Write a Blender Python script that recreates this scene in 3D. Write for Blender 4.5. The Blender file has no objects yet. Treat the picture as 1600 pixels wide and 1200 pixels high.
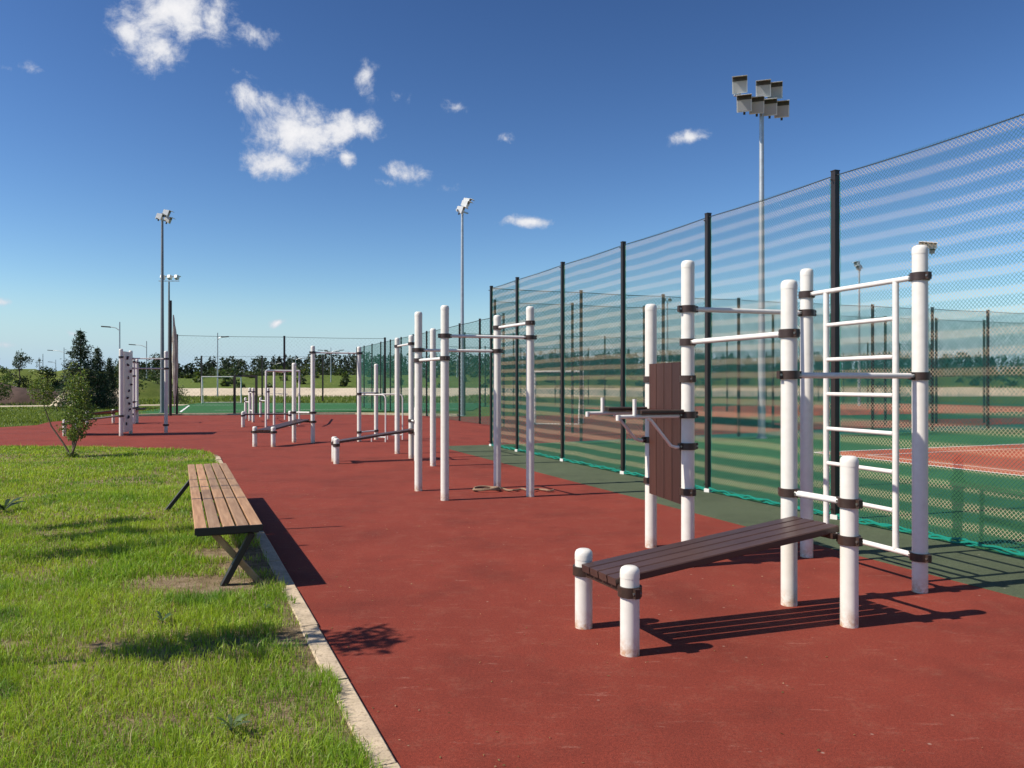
import bpy, math, random
import numpy as np
from mathutils import Vector, Matrix, Quaternion

random.seed(7)
RNG = np.random.default_rng(11)
SC = bpy.context.scene
COL = SC.collection
R = math.radians

# ------------------------------------------------------------------ camera
CAM_H = 1.556
cd = bpy.data.cameras.new('camera')
cd.sensor_width = 36.0
cd.lens = 27.9
cd.clip_start = 0.05
cd.clip_end = 6000
cam = bpy.data.objects.new('camera', cd)
COL.objects.link(cam)
cam.location = (0, 0, CAM_H)
cam.rotation_euler = (R(90), 0, 0)
SC.camera = cam

# ------------------------------------------------------------------ sky
SUN_EL = 45.5
SUN_DIR = Vector((-0.9548 * math.cos(R(SUN_EL)), -0.2974 * math.cos(R(SUN_EL)), math.sin(R(SUN_EL)))).normalized()
world = bpy.data.worlds.new('World')
SC.world = world
world.use_nodes = True
wn = world.node_tree
wn.nodes.clear()


def wnode(t, **kw):
    n = wn.nodes.new(t)
    for k, v in kw.items():
        setattr(n, k, v)
    return n


def wmath(op, a, b=None, c=None, clamp=False):
    n = wnode('ShaderNodeMath', operation=op, use_clamp=clamp)
    for i, v in enumerate((a, b, c)):
        if v is None:
            continue
        if isinstance(v, (int, float)):
            n.inputs[i].default_value = v
        else:
            wn.links.new(v, n.inputs[i])
    return n.outputs[0]


sky = wnode('ShaderNodeTexSky', sky_type='NISHITA', sun_disc=False)
sky.sun_elevation = R(SUN_EL)
sky.sun_rotation = math.atan2(SUN_DIR.x, SUN_DIR.y)
sky.altitude = 150
sky.air_density = 1.05
sky.dust_density = 0.3
sky.ozone_density = 2.2
hsv = wnode('ShaderNodeHueSaturation')
hsv.inputs['Saturation'].default_value = 1.03
hsv.inputs['Value'].default_value = 0.4915
wn.links.new(sky.outputs[0], hsv.inputs['Color'])
bg = wnode('ShaderNodeBackground')
bg.inputs[1].default_value = 0.10
gam = wnode('ShaderNodeGamma')
gam.inputs[1].default_value = 1.65      # deep polarised blue of a clear northern sky
wn.links.new(hsv.outputs[0], gam.inputs[0])

tc = wnode('ShaderNodeTexCoord')
sep = wnode('ShaderNodeSeparateXYZ')
wn.links.new(tc.outputs['Generated'], sep.inputs[0])
az = wmath('ARCTAN2', sep.outputs[0], sep.outputs[1])
el = wmath('ARCSINE', sep.outputs[2])
hz = wnode('ShaderNodeMapRange', interpolation_type='SMOOTHSTEP')     # pale blue air low over the horizon
hz.inputs['From Min'].default_value = 0.125
hz.inputs['From Max'].default_value = 0.0
hz.inputs['To Max'].default_value = 0.95
wn.links.new(el, hz.inputs['Value'])
hmix = wnode('ShaderNodeMix', data_type='RGBA')
wn.links.new(hz.outputs[0], hmix.inputs[0])
wn.links.new(gam.outputs[0], hmix.inputs[6])
hmix.inputs[7].default_value = (3.2, 4.6, 6.0, 1)
wn.links.new(hmix.outputs[2], bg.inputs[0])
ae = wnode('ShaderNodeCombineXYZ')
wn.links.new(az, ae.inputs[0])
wn.links.new(el, ae.inputs[1])
warp = wnode('ShaderNodeTexNoise')
warp.inputs['Scale'].default_value = 9.0
warp.inputs['Detail'].default_value = 3.0
wn.links.new(ae.outputs[0], warp.inputs['Vector'])
wsub = wnode('ShaderNodeVectorMath', operation='SUBTRACT')
wn.links.new(warp.outputs['Color'], wsub.inputs[0])
wsub.inputs[1].default_value = (0.5, 0.5, 0.5)
wsc = wnode('ShaderNodeVectorMath', operation='MULTIPLY')
wn.links.new(wsub.outputs[0], wsc.inputs[0])
wsc.inputs[1].default_value = (0.05, 0.05, 0.0)
wadd = wnode('ShaderNodeVectorMath', operation='ADD')
wn.links.new(ae.outputs[0], wadd.inputs[0])
wn.links.new(wsc.outputs[0], wadd.inputs[1])
FX = 1240.0
# cumulus puffs: azimuth / elevation written as tangents of the angles, half sizes, weight
PUFFS = [(268, 12, 95, 60, 1.05), (250, 80, 45, 45, 1.0), (330, 25, 50, 45, .8), (210, 45, 40, 40, .75), (385, 55, 70, 20, .5),
         (470, 200, 100, 60, 1.15), (520, 195, 75, 45, 1.05), (405, 165, 62, 28, .9), (430, 245, 64, 34, 1.0), (575, 195, 50, 32, .85),
         (574, 112, 24, 26, .62), (620, 147, 42, 14, .36), (642, 266, 50, 20, .8), (605, 280, 30, 10, .6), (708, 152, 26, 14, .62), (789, 219, 19, 17, .75),
         (1075, 214, 46, 15, .9), (826, 347, 56, 12, .95), (540, 247, 24, 20, .8), (424, 496, 20, 7, .8), (375, 122, 30, 12, .34),
         (12, 537, 36, 9, .6), (4, 470, 18, 8, .6), (40, 100, 40, 12, .3), (118, 512, 12, 5, .5), (705, 298, 26, 10, .3)]
clouds = []
for px, py, sx, sy, w in PUFFS:
    t = (px - 800) / FX
    a0 = math.atan(t)
    e0 = math.atan((600 - py) / FX / math.sqrt(1 + t * t))
    clouds.append((a0, e0, sx / FX * 0.95, sy / FX * 0.95, w))
for k in range(16):                       # the same fair weather cumulus goes on round the horizon
    a0 = 0.95 + k * (2 * math.pi - 1.9) / 15.0 + random.uniform(-.1, .1)
    e0 = random.uniform(0.12, 0.75)
    s = random.uniform(.03, .1)
    clouds.append((a0 if a0 < math.pi else a0 - 2 * math.pi, e0, s, s * .5, .9))
acc = None
for a0, e0, sa, se, w in clouds:
    s = wnode('ShaderNodeVectorMath', operation='SUBTRACT')
    wn.links.new(wadd.outputs[0], s.inputs[0])
    s.inputs[1].default_value = (a0, e0, 0)
    m = wnode('ShaderNodeVectorMath', operation='MULTIPLY')
    wn.links.new(s.outputs[0], m.inputs[0])
    m.inputs[1].default_value = (1 / sa, 1 / se, 0)
    ln = wnode('ShaderNodeVectorMath', operation='LENGTH')
    wn.links.new(m.outputs[0], ln.inputs[0])
    v = wmath('MULTIPLY_ADD', ln.outputs['Value'], -w, w)
    acc = v if acc is None else wmath('MAXIMUM', acc, v)
fb = wnode('ShaderNodeTexNoise')
fb.inputs['Scale'].default_value = 30.0
fb.inputs['Detail'].default_value = 7.0
fb.inputs['Roughness'].default_value = 0.66
wn.links.new(wadd.outputs[0], fb.inputs['Vector'])
pos_acc = wmath('MAXIMUM', acc, -0.2)
dens = wmath('MULTIPLY_ADD', wmath('SUBTRACT', fb.outputs[0], 0.5), 2.1, pos_acc)
mr = wnode('ShaderNodeMapRange', interpolation_type='SMOOTHSTEP')
mr.inputs['From Min'].default_value = 0.10
mr.inputs['From Max'].default_value = 0.88
wn.links.new(dens, mr.inputs['Value'])
gate = wnode('ShaderNodeMapRange', interpolation_type='SMOOTHSTEP')
gate.inputs['From Min'].default_value = -0.12
gate.inputs['From Max'].default_value = 0.15
wn.links.new(acc, gate.inputs['Value'])
mask = wmath('MULTIPLY', wmath('MULTIPLY', mr.outputs[0], gate.outputs[0]), 0.96, clamp=True)
cbg = wnode('ShaderNodeBackground')
cr = wnode('ShaderNodeMix', data_type='RGBA')
cr.inputs[6].default_value = (0.62, 0.66, 0.76, 1)
cr.inputs[7].default_value = (0.97, 0.96, 0.97, 1)
wn.links.new(wmath('MULTIPLY_ADD', dens, 1.1, -0.25, clamp=True), cr.inputs[0])
wn.links.new(cr.outputs[2], cbg.inputs[0])
cbg.inputs[1].default_value = 0.74
mix = wnode('ShaderNodeMixShader')
wn.links.new(mask, mix.inputs[0])
wn.links.new(bg.outputs[0], mix.inputs[1])
wn.links.new(cbg.outputs[0], mix.inputs[2])
wo = wnode('ShaderNodeOutputWorld')
wn.links.new(mix.outputs[0], wo.inputs[0])

# ------------------------------------------------------------------ sun + exposure
sd = bpy.data.lights.new('sun', 'SUN')
sd.energy = 4.9
sd.angle = R(0.5)
sd.color = (1.0, 0.93, 0.82)
sun = bpy.data.objects.new('sun', sd)
COL.objects.link(sun)
sun.rotation_euler = (-SUN_DIR).to_track_quat('-Z', 'Y').to_euler()
SC.view_settings.view_transform = 'Standard'
SC.view_settings.look = 'None'
SC.view_settings.exposure = 0.4
SC.view_settings.gamma = 1.0
SC.view_settings.use_curve_mapping = False

# ------------------------------------------------------------------ layout frame
U = Vector((-0.3666, 0.9304, 0))      # along the path, away from the viewer
V = Vector((0.9304, 0.3666, 0))       # across the path, to the right
Z = Vector((0, 0, 1))

# ------------------------------------------------------------------ materials
MATS = {}


def nd(m, t, **kw):
    n = m.node_tree.nodes.new(t)
    for k, v in kw.items():
        setattr(n, k, v)
    return n


def lk(m, a, b):
    m.node_tree.links.new(a, b)


def base_mat(name, rough=0.6, metal=0.0, spec=0.5):
    m = bpy.data.materials.new(name)
    m.use_nodes = True
    b = m.node_tree.nodes['Principled BSDF']
    b.inputs['Roughness'].default_value = rough
    b.inputs['Metallic'].default_value = metal
    b.inputs['Specular IOR Level'].default_value = spec
    MATS[name] = m
    return m, b


def noise(m, scale, detail=4, rough=0.55, vec=None, dim='3D'):
    n = nd(m, 'ShaderNodeTexNoise')
    n.inputs['Scale'].default_value = scale
    n.inputs['Detail'].default_value = detail
    n.inputs['Roughness'].default_value = rough
    if vec is not None:
        lk(m, vec, n.inputs['Vector'])
    return n.outputs[0]


def ramp(m, fac, stops):
    r = nd(m, 'ShaderNodeValToRGB')
    e = r.color_ramp.elements
    while len(e) < len(stops):
        e.new(0.5)
    for i, (p, c) in enumerate(stops):
        e[i].position = p
        e[i].color = (c[0], c[1], c[2], 1) if len(c) == 3 else c
    lk(m, fac, r.inputs[0])
    return r.outputs[0]


def mixc(m, fac, a, b, blend='MIX'):
    n = nd(m, 'ShaderNodeMix', data_type='RGBA', blend_type=blend)
    for s, v in ((0, fac), (6, a), (7, b)):
        if isinstance(v, (tuple, list)):
            n.inputs[s].default_value = (v[0], v[1], v[2], 1)
        elif isinstance(v, (int, float)):
            n.inputs[s].default_value = v
        else:
            lk(m, v, n.inputs[s])
    return n.outputs[2]


def mth(m, op, a, b=None, clamp=False):
    n = nd(m, 'ShaderNodeMath', operation=op, use_clamp=clamp)
    for i, v in enumerate((a, b)):
        if v is None:
            continue
        if isinstance(v, (int, float)):
            n.inputs[i].default_value = v
        else:
            lk(m, v, n.inputs[i])
    return n.outputs[0]


def bump(m, b, h, strength=0.3, dist=0.01):
    n = nd(m, 'ShaderNodeBump')
    n.inputs['Strength'].default_value = strength
    n.inputs['Distance'].default_value = dist
    lk(m, h, n.inputs['Height'])
    lk(m, n.outputs[0], b.inputs['Normal'])


def gpos(m):
    return nd(m, 'ShaderNodeNewGeometry').outputs['Position']


def simple(name, c, var=0.15, scale=8, rough=0.6, metal=0.0, bmp=0.0, spec=0.5, bscale=60):
    m, b = base_mat(name, rough, metal, spec)
    p = gpos(m)
    f = noise(m, scale, 5, .6, p)
    lo = [x * (1 - var) for x in c]
    hi = [min(1, x * (1 + var)) for x in c]
    lk(m, ramp(m, f, [(0.3, lo), (0.7, hi)]), b.inputs['Base Color'])
    if bmp:
        bump(m, b, noise(m, bscale, 3, .6, p), bmp)
    return m


def rubber(name, c, dusty, dust=0.35):
    m, b = base_mat(name, 0.9, 0, 0.25)
    p = gpos(m)
    big = noise(m, 0.55, 5, .6, p)
    mid = noise(m, 4.5, 6, .65, p)
    fine = noise(m, 190, 3, .75, p)
    grit = noise(m, 60, 4, .8, p)
    base = ramp(m, big, [(0.3, [x * 0.86 for x in c]), (0.7, [x * 1.12 for x in c])])
    gr = ramp(m, fine, [(0.32, (0.30, 0.30, 0.30)), (0.60, (1.30, 1.30, 1.30))])
    base = mixc(m, 0.85, base, gr, 'MULTIPLY')
    base = mixc(m, 0.6, base, ramp(m, grit, [(0.36, (0.62, 0.60, 0.60)), (0.62, (1.25, 1.25, 1.25))]), 'MULTIPLY')
    d = mth(m, 'MULTIPLY', ramp(m, mid, [(0.50, (0, 0, 0)), (0.70, (1, 1, 1))]), ramp(m, noise(m, 33, 5, .75, p), [(0.42, (0, 0, 0)), (0.62, (1, 1, 1))]))
    base = mixc(m, mth(m, 'MULTIPLY', d, dust), base, dusty)
    # dry scuffs and trodden in grit
    mp = nd(m, 'ShaderNodeMapping')
    mp.inputs['Rotation'].default_value = (0, 0, 0.37)
    mp.inputs['Scale'].default_value = (1.2, 5.5, 1)
    lk(m, p, mp.inputs[0])
    sc = mth(m, 'MULTIPLY', ramp(m, noise(m, 2.6, 8, .78, mp.outputs[0]), [(0.58, (0, 0, 0)), (0.70, (1, 1, 1))]), ramp(m, noise(m, 70, 4, .8, p), [(0.40, (0.1, 0.1, 0.1)), (0.62, (1, 1, 1))]))
    base = mixc(m, mth(m, 'MULTIPLY', sc, 0.7), base, [min(1, x * 1.25 + .06) for x in dusty])
    vo = nd(m, 'ShaderNodeTexVoronoi')
    vo.inputs['Scale'].default_value = 5.0
    lk(m, p, vo.inputs['Vector'])
    spk = ramp(m, vo.outputs['Distance'], [(0.02, (1, 1, 1)), (0.055, (0, 0, 0))])
    base = mixc(m, mth(m, 'MULTIPLY', spk, 0.5), base, (0.45, 0.36, 0.28))
    dk = ramp(m, noise(m, 1.3, 4, .6, p), [(0.3, (0.78, 0.78, 0.78)), (0.5, (1, 1, 1))])
    base = mixc(m, 1.0, base, dk, 'MULTIPLY')
    lk(m, base, b.inputs['Base Color'])
    bump(m, b, fine, 0.7, 0.005)
    return m


rubber('red_rubber', (0.217, 0.036, 0.020), (0.30, 0.125, 0.080))
rubber('green_rubber', (0.080, 0.100, 0.055), (0.13, 0.135, 0.085), .3)
rubber('court_green', (0.034, 0.130, 0.042), (0.09, 0.17, 0.07), .25)
rubber('court_red', (0.42, 0.085, 0.040), (0.42, 0.18, 0.11), .25)
rubber('court_teal', (0.012, 0.10, 0.070), (0.07, 0.14, 0.10), .25)
rubber('turf', (0.03, 0.13, 0.035), (0.07, 0.17, 0.06), .4)

m, b = base_mat('white_paint', 0.36, 0, 0.5)
p = gpos(m)
sx = nd(m, 'ShaderNodeSeparateXYZ')
lk(m, p, sx.inputs[0])
n1 = noise(m, 14, 5, .6, p)
grime = mth(m, 'MULTIPLY', mth(m, 'SUBTRACT', 1.0, mth(m, 'MULTIPLY', sx.outputs[2], 8.0), clamp=True), ramp(m, noise(m, 22, 5, .65, p), [(0.38, (0, 0, 0)), (0.6, (1, 1, 1))]))
cc = ramp(m, n1, [(0.3, (0.66, 0.625, 0.56)), (0.7, (0.74, 0.705, 0.64))])
cc = mixc(m, mth(m, 'MULTIPLY', ramp(m, noise(m, 7, 7, .75, p), [(0.56, (0, 0, 0)), (0.75, (1, 1, 1))]), .35), cc, (0.52, 0.45, 0.36))
cc = mixc(m, mth(m, 'MULTIPLY', grime, 0.85), cc, (0.42, 0.20, 0.07))
lk(m, cc, b.inputs['Base Color'])
bump(m, b, noise(m, 40, 3, .5, p), 0.05, 0.003)

simple('white_bar', (0.71, 0.68, 0.63), .06, 20, .35, 0, .03)
simple('brown_clamp', (0.040, 0.022, 0.016), .25, 30, .42, 0, .05)
simple('bolt', (0.30, 0.29, 0.27), .2, 60, .35, .9)
simple('black_metal', (0.022, 0.014, 0.011), .25, 8, .45, 0, .04)
simple('galvanised', (0.42, 0.44, 0.45), .12, 6, .45, .55, .02)
simple('mast_shaded', (0.20, 0.21, 0.22), .12, 6, .5, .3, .02)  # galvanised steel of the left masts, colour darkened for their shaded side
simple('lamp_white', (0.66, 0.66, 0.64), .08, 10, .4, 0)
simple('lamp_dark', (0.05, 0.045, 0.04), .2, 10, .5, 0)
simple('rope', (0.24, 0.16, 0.10), .3, 60, .9, 0, .4)
simple('concrete', (0.50, 0.40, 0.28), .18, 9, .9, 0, .35, .3, 90)
m = MATS['concrete']
b = m.node_tree.nodes['Principled BSDF']
src = b.inputs['Base Color'].links[0].from_socket
p = gpos(m)
st_ = ramp(m, noise(m, 3.5, 8, .75, p), [(0.46, (0, 0, 0)), (0.66, (1, 1, 1))])
pits = ramp(m, noise(m, 45, 4, .7, p), [(0.34, (0.45, 0.42, 0.38)), (0.46, (1, 1, 1))])
lk(m, mixc(m, .8, mixc(m, mth(m, 'MULTIPLY', st_, .45), src, (0.22, 0.17, 0.11)), pits, 'MULTIPLY'), b.inputs['Base Color'])
simple('concrete_foot', (0.62, 0.60, 0.56), .1, 9, .8)
simple('white_line', (0.74, 0.73, 0.70), .1, 6, .8)
simple('sand', (0.50, 0.42, 0.30), .15, .35, .95, 0, .3)
simple('earth', (0.070, 0.045, 0.036), .5, .9, .95, 0, .8, .2, 5)
simple('bark', (0.12, 0.082, 0.055), .35, 30, .9, 0, .6)
simple('hold', (0.045, 0.03, 0.035), .3, 30, .6)
simple('beige_net', (0.58, 0.53, 0.42), .2, 12, .9)

m, b = base_mat('lens', 0.08, 0, 0.6)
b.inputs['Base Color'].default_value = (0.42, 0.42, 0.42, 1)

for nm, c in (('net_green', (0.003, 0.19, 0.135)), ('net_dark', (0.03, 0.035, 0.035))):
    m, b = base_mat(nm, 0.55)
    b.inputs['Base Color'].default_value = (*c, 1)

# light and dark moire bands over the near net, painted into the cord colour
m, b = base_mat('net_moire', 0.55)
p = gpos(m)
sx = nd(m, 'ShaderNodeSeparateXYZ')
lk(m, p, sx.inputs[0])
wob = mth(m, 'MULTIPLY', noise(m, .8, 2, .5, p), .07)
ph = mth(m, 'SINE', mth(m, 'MULTIPLY', mth(m, 'ADD', sx.outputs[2], wob), 2 * math.pi / .185))
lk(m, ramp(m, mth(m, 'ADD', mth(m, 'MULTIPLY', ph, .5), .5), [(0.28, (0.001, 0.115, 0.105)), (0.52, (0.13, 0.20, 0.13)), (0.80, (0.64, 0.50, 0.32))]), b.inputs['Base Color'])


def wood(name, c1, c2, c3, rough, axis, grain=38, spec=.4):
    m, b = base_mat(name, rough, 0, spec)
    tcn = nd(m, 'ShaderNodeTexCoord')
    oi = nd(m, 'ShaderNodeObjectInfo')
    mp = nd(m, 'ShaderNodeMapping')
    mp.inputs['Scale'].default_value = axis
    lk(m, tcn.outputs['Object'], mp.inputs[0])
    ad = nd(m, 'ShaderNodeVectorMath', operation='ADD')
    lk(m, mp.outputs[0], ad.inputs[0])
    k = mth(m, 'MULTIPLY', oi.outputs['Random'], 40.0)
    lk(m, k, ad.inputs[1])
    g = noise(m, grain, 6, .6, ad.outputs[0])
    g2 = noise(m, 3.0, 3, .6, ad.outputs[0])
    col = ramp(m, g, [(0.25, c1), (0.55, c2), (0.8, c3)])
    tone = ramp(m, oi.outputs['Random'], [(0.0, (0.72, 0.74, 0.78)), (0.5, (1, 0.97, .94)), (1.0, (1.22, 1.12, 1.05))])
    col = mixc(m, 1.0, col, tone, 'MULTIPLY')
    col = mixc(m, 0.5, col, ramp(m, g2, [(0.3, (0.7, 0.7, 0.72)), (0.7, (1.2, 1.15, 1.1))]), 'MULTIPLY')
    lk(m, col, b.inputs['Base Color'])
    bump(m, b, g, 0.3, 0.003)
    return m


wood('bench_wood', (0.24, 0.135, 0.068), (0.37, 0.225, 0.122), (0.48, 0.32, 0.19), .6, (1, .06, 1))
wood('brown_plank', (0.055, 0.030, 0.026), (0.068, 0.038, 0.032), (0.085, 0.050, 0.042), .38, (.1, 1, 1), 30, .5)
wood('back_plank', (0.046, 0.018, 0.013), (0.056, 0.023, 0.017), (0.068, 0.030, 0.022), .5, (1, 1, .1), 30, .4)

m, b = base_mat('steel_and_shade', 0.5)  # dark steel of legs and bearers, also the painted shade on the plank ends
b.inputs['Base Color'].default_value = (0.016, 0.014, 0.013, 1)
simple('leg_wood', (0.42, 0.28, 0.13), .25, 14, .7, 0, .2)


def ground_grass(name, c1, c2, c3, sc=1.0):
    m, b = base_mat(name, 0.95, 0, 0.1)
    p = gpos(m)
    n_big = noise(m, .09 * sc, 5, .6, p)
    n_mid = noise(m, 1.4 * sc, 6, .65, p)
    n_fine = noise(m, 26 * sc, 3, .7, p)
    col = ramp(m, n_mid, [(0.28, c1), (0.5, c2), (0.74, c3)])
    col = mixc(m, .7, col, ramp(m, n_big, [(0.3, (.75, .8, .7)), (0.7, (1.2, 1.15, 1.1))]), 'MULTIPLY')
    col = mixc(m, .6, col, ramp(m, n_fine, [(0.3, (.5, .5, .5)), (0.7, (1.35, 1.35, 1.3))]), 'MULTIPLY')
    lk(m, col, b.inputs['Base Color'])
    bump(m, b, n_fine, .9, .05)
    return m


ground_grass('meadow', (0.065, 0.10, 0.020), (0.105, 0.15, 0.030), (0.17, 0.19, 0.055))
ground_grass('hill_grass', (0.08, 0.11, 0.025), (0.12, 0.155, 0.034), (0.18, 0.185, 0.06), .4)
m, b = base_mat('lawn_soil', 0.95, 0, .1)
p = gpos(m)
c = ramp(m, noise(m, 9, 7, .7, p), [(0.25, (0.13, 0.095, 0.045)), (0.5, (0.23, 0.17, 0.10)), (0.75, (0.40, 0.30, 0.21))])
lk(m, c, b.inputs['Base Color'])
bump(m, b, noise(m, 55, 4, .7, p), .8, .03)


def leafmat(name, trans=0.35, rough=.55):
    m, b = base_mat(name, rough, 0, .35)
    at = nd(m, 'ShaderNodeAttribute')
    at.attribute_name = 'Col'
    lk(m, at.outputs['Color'], b.inputs['Base Color'])
    tr = nd(m, 'ShaderNodeBsdfTranslucent')
    lk(m, mixc(m, 1.0, at.outputs['Color'], (1.25, 1.2, 0.55), 'MULTIPLY'), tr.inputs['Color'])
    mx = nd(m, 'ShaderNodeMixShader')
    mx.inputs[0].default_value = trans
    out = m.node_tree.nodes['Material Output']
    lk(m, b.outputs[0], mx.inputs[1])
    lk(m, tr.outputs[0], mx.inputs[2])
    lk(m, mx.outputs[0], out.inputs[0])
    return m


leafmat('leaf', .35)
leafmat('needle', .12, .7)
leafmat('blade', .38, .5)


# ------------------------------------------------------------------ mesh helpers
class MB:
    def __init__(s):
        s.v = []
        s.f = []

    def add(s, vs, fs):
        o = len(s.v)
        s.v.extend([tuple(x) for x in vs])
        s.f.extend([tuple(i + o for i in f) for f in fs])
        return s

    def box(s, c, ex, ey, ez):
        """box about centre c with half-extent vectors ex, ey, ez"""
        c, ex, ey, ez = Vector(c), Vector(ex), Vector(ey), Vector(ez)
        vs = [c + sx * ex + sy * ey + sz * ez for sz in (-1, 1) for sy in (-1, 1) for sx in (-1, 1)]
        return s.add(vs, [(0, 2, 3, 1), (4, 5, 7, 6), (0, 1, 5, 4), (2, 6, 7, 3), (0, 4, 6, 2), (1, 3, 7, 5)])

    def plank(s, p0, p1, side, w, t, bev=0.006):
        """plank along p0-p1 with chamfered long edges, side = unit width direction"""
        p0, p1, side = Vector(p0), Vector(p1), Vector(side).normalized()
        d = (p1 - p0).normalized()
        up = side.cross(d).normalized()
        if up.z < 0 and abs(up.z) > .1:
            up = -up
        a, h = w / 2, t / 2
        prof = [(-a + bev, -h), (a - bev, -h), (a, -h + bev), (a, h - bev), (a - bev, h), (-a + bev, h), (-a, h - bev), (-a, -h + bev)]
        vs = [p + side * x + up * y for p in (p0, p1) for x, y in prof]
        n = 8
        return s.add(vs, [(i, (i + 1) % n, n + (i + 1) % n, n + i) for i in range(n)] + [tuple(range(n))[::-1], tuple(range(n, 2 * n))])

    def tube(s, pts, rad, n=10, cap=True):
        pts = [Vector(q) for q in pts]
        if isinstance(rad, (int, float)):
            rad = [rad] * len(pts)
        vs = []
        prev = None
        for i, q in enumerate(pts):
            d = (pts[min(i + 1, len(pts) - 1)] - pts[max(i - 1, 0)]).normalized()
            if prev is None:
                a = d.cross(Z)
                if a.length < 1e-3:
                    a = d.cross(Vector((1, 0, 0)))
                a.normalize()
            else:
                a = (prev - d * prev.dot(d)).normalized()
            prev = a
            bb = d.cross(a)
            for k in range(n):
                t = 2 * math.pi * k / n
                vs.append(q + (a * math.cos(t) + bb * math.sin(t)) * rad[i])
        fs = []
        for i in range(len(pts) - 1):
            for k in range(n):
                fs.append((i * n + k, i * n + (k + 1) % n, (i + 1) * n + (k + 1) % n, (i + 1) * n + k))
        if cap:
            fs.append(tuple(range(n))[::-1])
            fs.append(tuple(range((len(pts) - 1) * n, len(pts) * n)))
        return s.add(vs, fs)

    def lathe(s, prof, n=18, c=(0, 0, 0)):
        cx, cy, cz = c
        vs = []
        for r_, z_ in prof:
            for k in range(n):
                t = 2 * math.pi * k / n
                vs.append((cx + r_ * math.cos(t), cy + r_ * math.sin(t), cz + z_))
        fs = []
        for i in range(len(prof) - 1):
            for k in range(n):
                fs.append((i * n + k, i * n + (k + 1) % n, (i + 1) * n + (k + 1) % n, (i + 1) * n + k))
        fs.append(tuple(range(n))[::-1])
        fs.append(tuple(range((len(prof) - 1) * n, len(prof) * n)))
        return s.add(vs, fs)

    def mesh(s, name, mat, smooth=True, off=(0, 0, 0)):
        me = bpy.data.meshes.new(name)
        ox, oy, oz = off
        me.from_pydata([(x - ox, y - oy, z - oz) for x, y, z in s.v], [], s.f)
        me.materials.append(MATS[mat])
        if smooth:
            me.polygons.foreach_set('use_smooth', [True] * len(me.polygons))
            try:
                me.set_sharp_from_angle(angle=R(38))
            except Exception:
                pass
        me.update()
        return me


WLOC = {}


def put(name, me, parent=None, loc=(0, 0, 0), rz=0.0):
    o = bpy.data.objects.new(name, me)
    COL.objects.link(o)
    loc = Vector(loc)
    WLOC[o.name] = loc
    if parent is not None:
        o.parent = parent
        o.location = loc - WLOC[parent.name]
    else:
        o.location = loc
    o.rotation_euler = (0, 0, rz)
    return o


def part(mb, name, mat, parent, smooth=True):
    """world-space mesh builder -> child whose origin is its parent's"""
    l = WLOC[parent.name]
    return put(name, mb.mesh(name, mat, smooth, l), parent, l)


def tag(o, label=None, cat=None, group=None, kind=None):
    if label:
        o['label'] = label
    if cat:
        o['category'] = cat
    if group:
        o['group'] = group
    if kind:
        o['kind'] = kind
    return o


def root(name, loc, label, cat, group=None):
    return tag(put(name, None, None, loc), label, cat, group)


def np_mesh(name, verts, faces, mat, colors=None, smooth=False):
    """faces: (n,k) int array; colors per vertex (n,3)"""
    me = bpy.data.meshes.new(name)
    verts = np.ascontiguousarray(verts, dtype=np.float32)
    faces = np.ascontiguousarray(faces, dtype=np.int32)
    nf, k = faces.shape
    me.vertices.add(len(verts))
    me.vertices.foreach_set('co', verts.ravel())
    me.loops.add(nf * k)
    me.loops.foreach_set('vertex_index', faces.ravel())
    me.polygons.add(nf)
    me.polygons.foreach_set('loop_start', np.arange(0, nf * k, k, dtype=np.int32))
    if colors is not None:
        a = me.color_attributes.new('Col', 'FLOAT_COLOR', 'POINT')
        c4 = np.ones((len(verts), 4), np.float32)
        c4[:, :3] = colors
        a.data.foreach_set('color', c4.ravel())
    me.materials.append(MATS[mat])
    if smooth:
        me.polygons.foreach_set('use_smooth', np.ones(nf, bool))
    me.update(calc_edges=True)
    return me


def vnoise(x, y, s, seed=0):
    """cheap smooth value noise, 0..1"""
    x = np.asarray(x) / s + 1000.0
    y = np.asarray(y) / s + 1000.0
    xi = np.floor(x).astype(np.int64)
    yi = np.floor(y).astype(np.int64)
    fx = x - xi
    fy = y - yi
    fx = fx * fx * (3 - 2 * fx)
    fy = fy * fy * (3 - 2 * fy)

    def h(a, b):
        n = (a * 374761393 + b * 668265263 + seed * 982451653) & 0x7fffffff
        n = ((n ^ (n >> 13)) * 1274126177) & 0x7fffffff
        return ((n ^ (n >> 16)) & 0xffff) / 65535.0
    return (h(xi, yi) * (1 - fx) + h(xi + 1, yi) * fx) * (1 - fy) + (h(xi, yi + 1) * (1 - fx) + h(xi + 1, yi + 1) * fx) * fy


def sheet(name, poly, z, mat, label_kind='structure', thick=0.0):
    n = len(poly)
    mb = MB()
    vs = [(x, y, z) for x, y in poly]
    fs = [tuple(range(n))]
    if thick:
        vs += [(x, y, z - thick) for x, y in poly]
        fs += [(i, n + i, n + (i + 1) % n, (i + 1) % n) for i in range(n)]
    mb.add(vs, fs)
    o = put(name, mb.mesh(name, mat, False), None, (0, 0, 0))
    tag(o, kind=label_kind)
    return o


def xy(base, u, v):
    q = Vector((base[0], base[1], 0)) + U * u + V * v
    return (q.x, q.y)


# ------------------------------------------------------------------ ground
def ground_height(x, y):
    x = np.asarray(x, float)
    y = np.asarray(y, float)
    t = np.clip((y - 108) / 80.0, 0, 1)
    h = t * t * (3 - 2 * t) * (2.3 + 1.6 * vnoise(x, y, 45, 3))
    h += np.clip((y - 190) / 600, 0, 1) * 3
    return h


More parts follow.
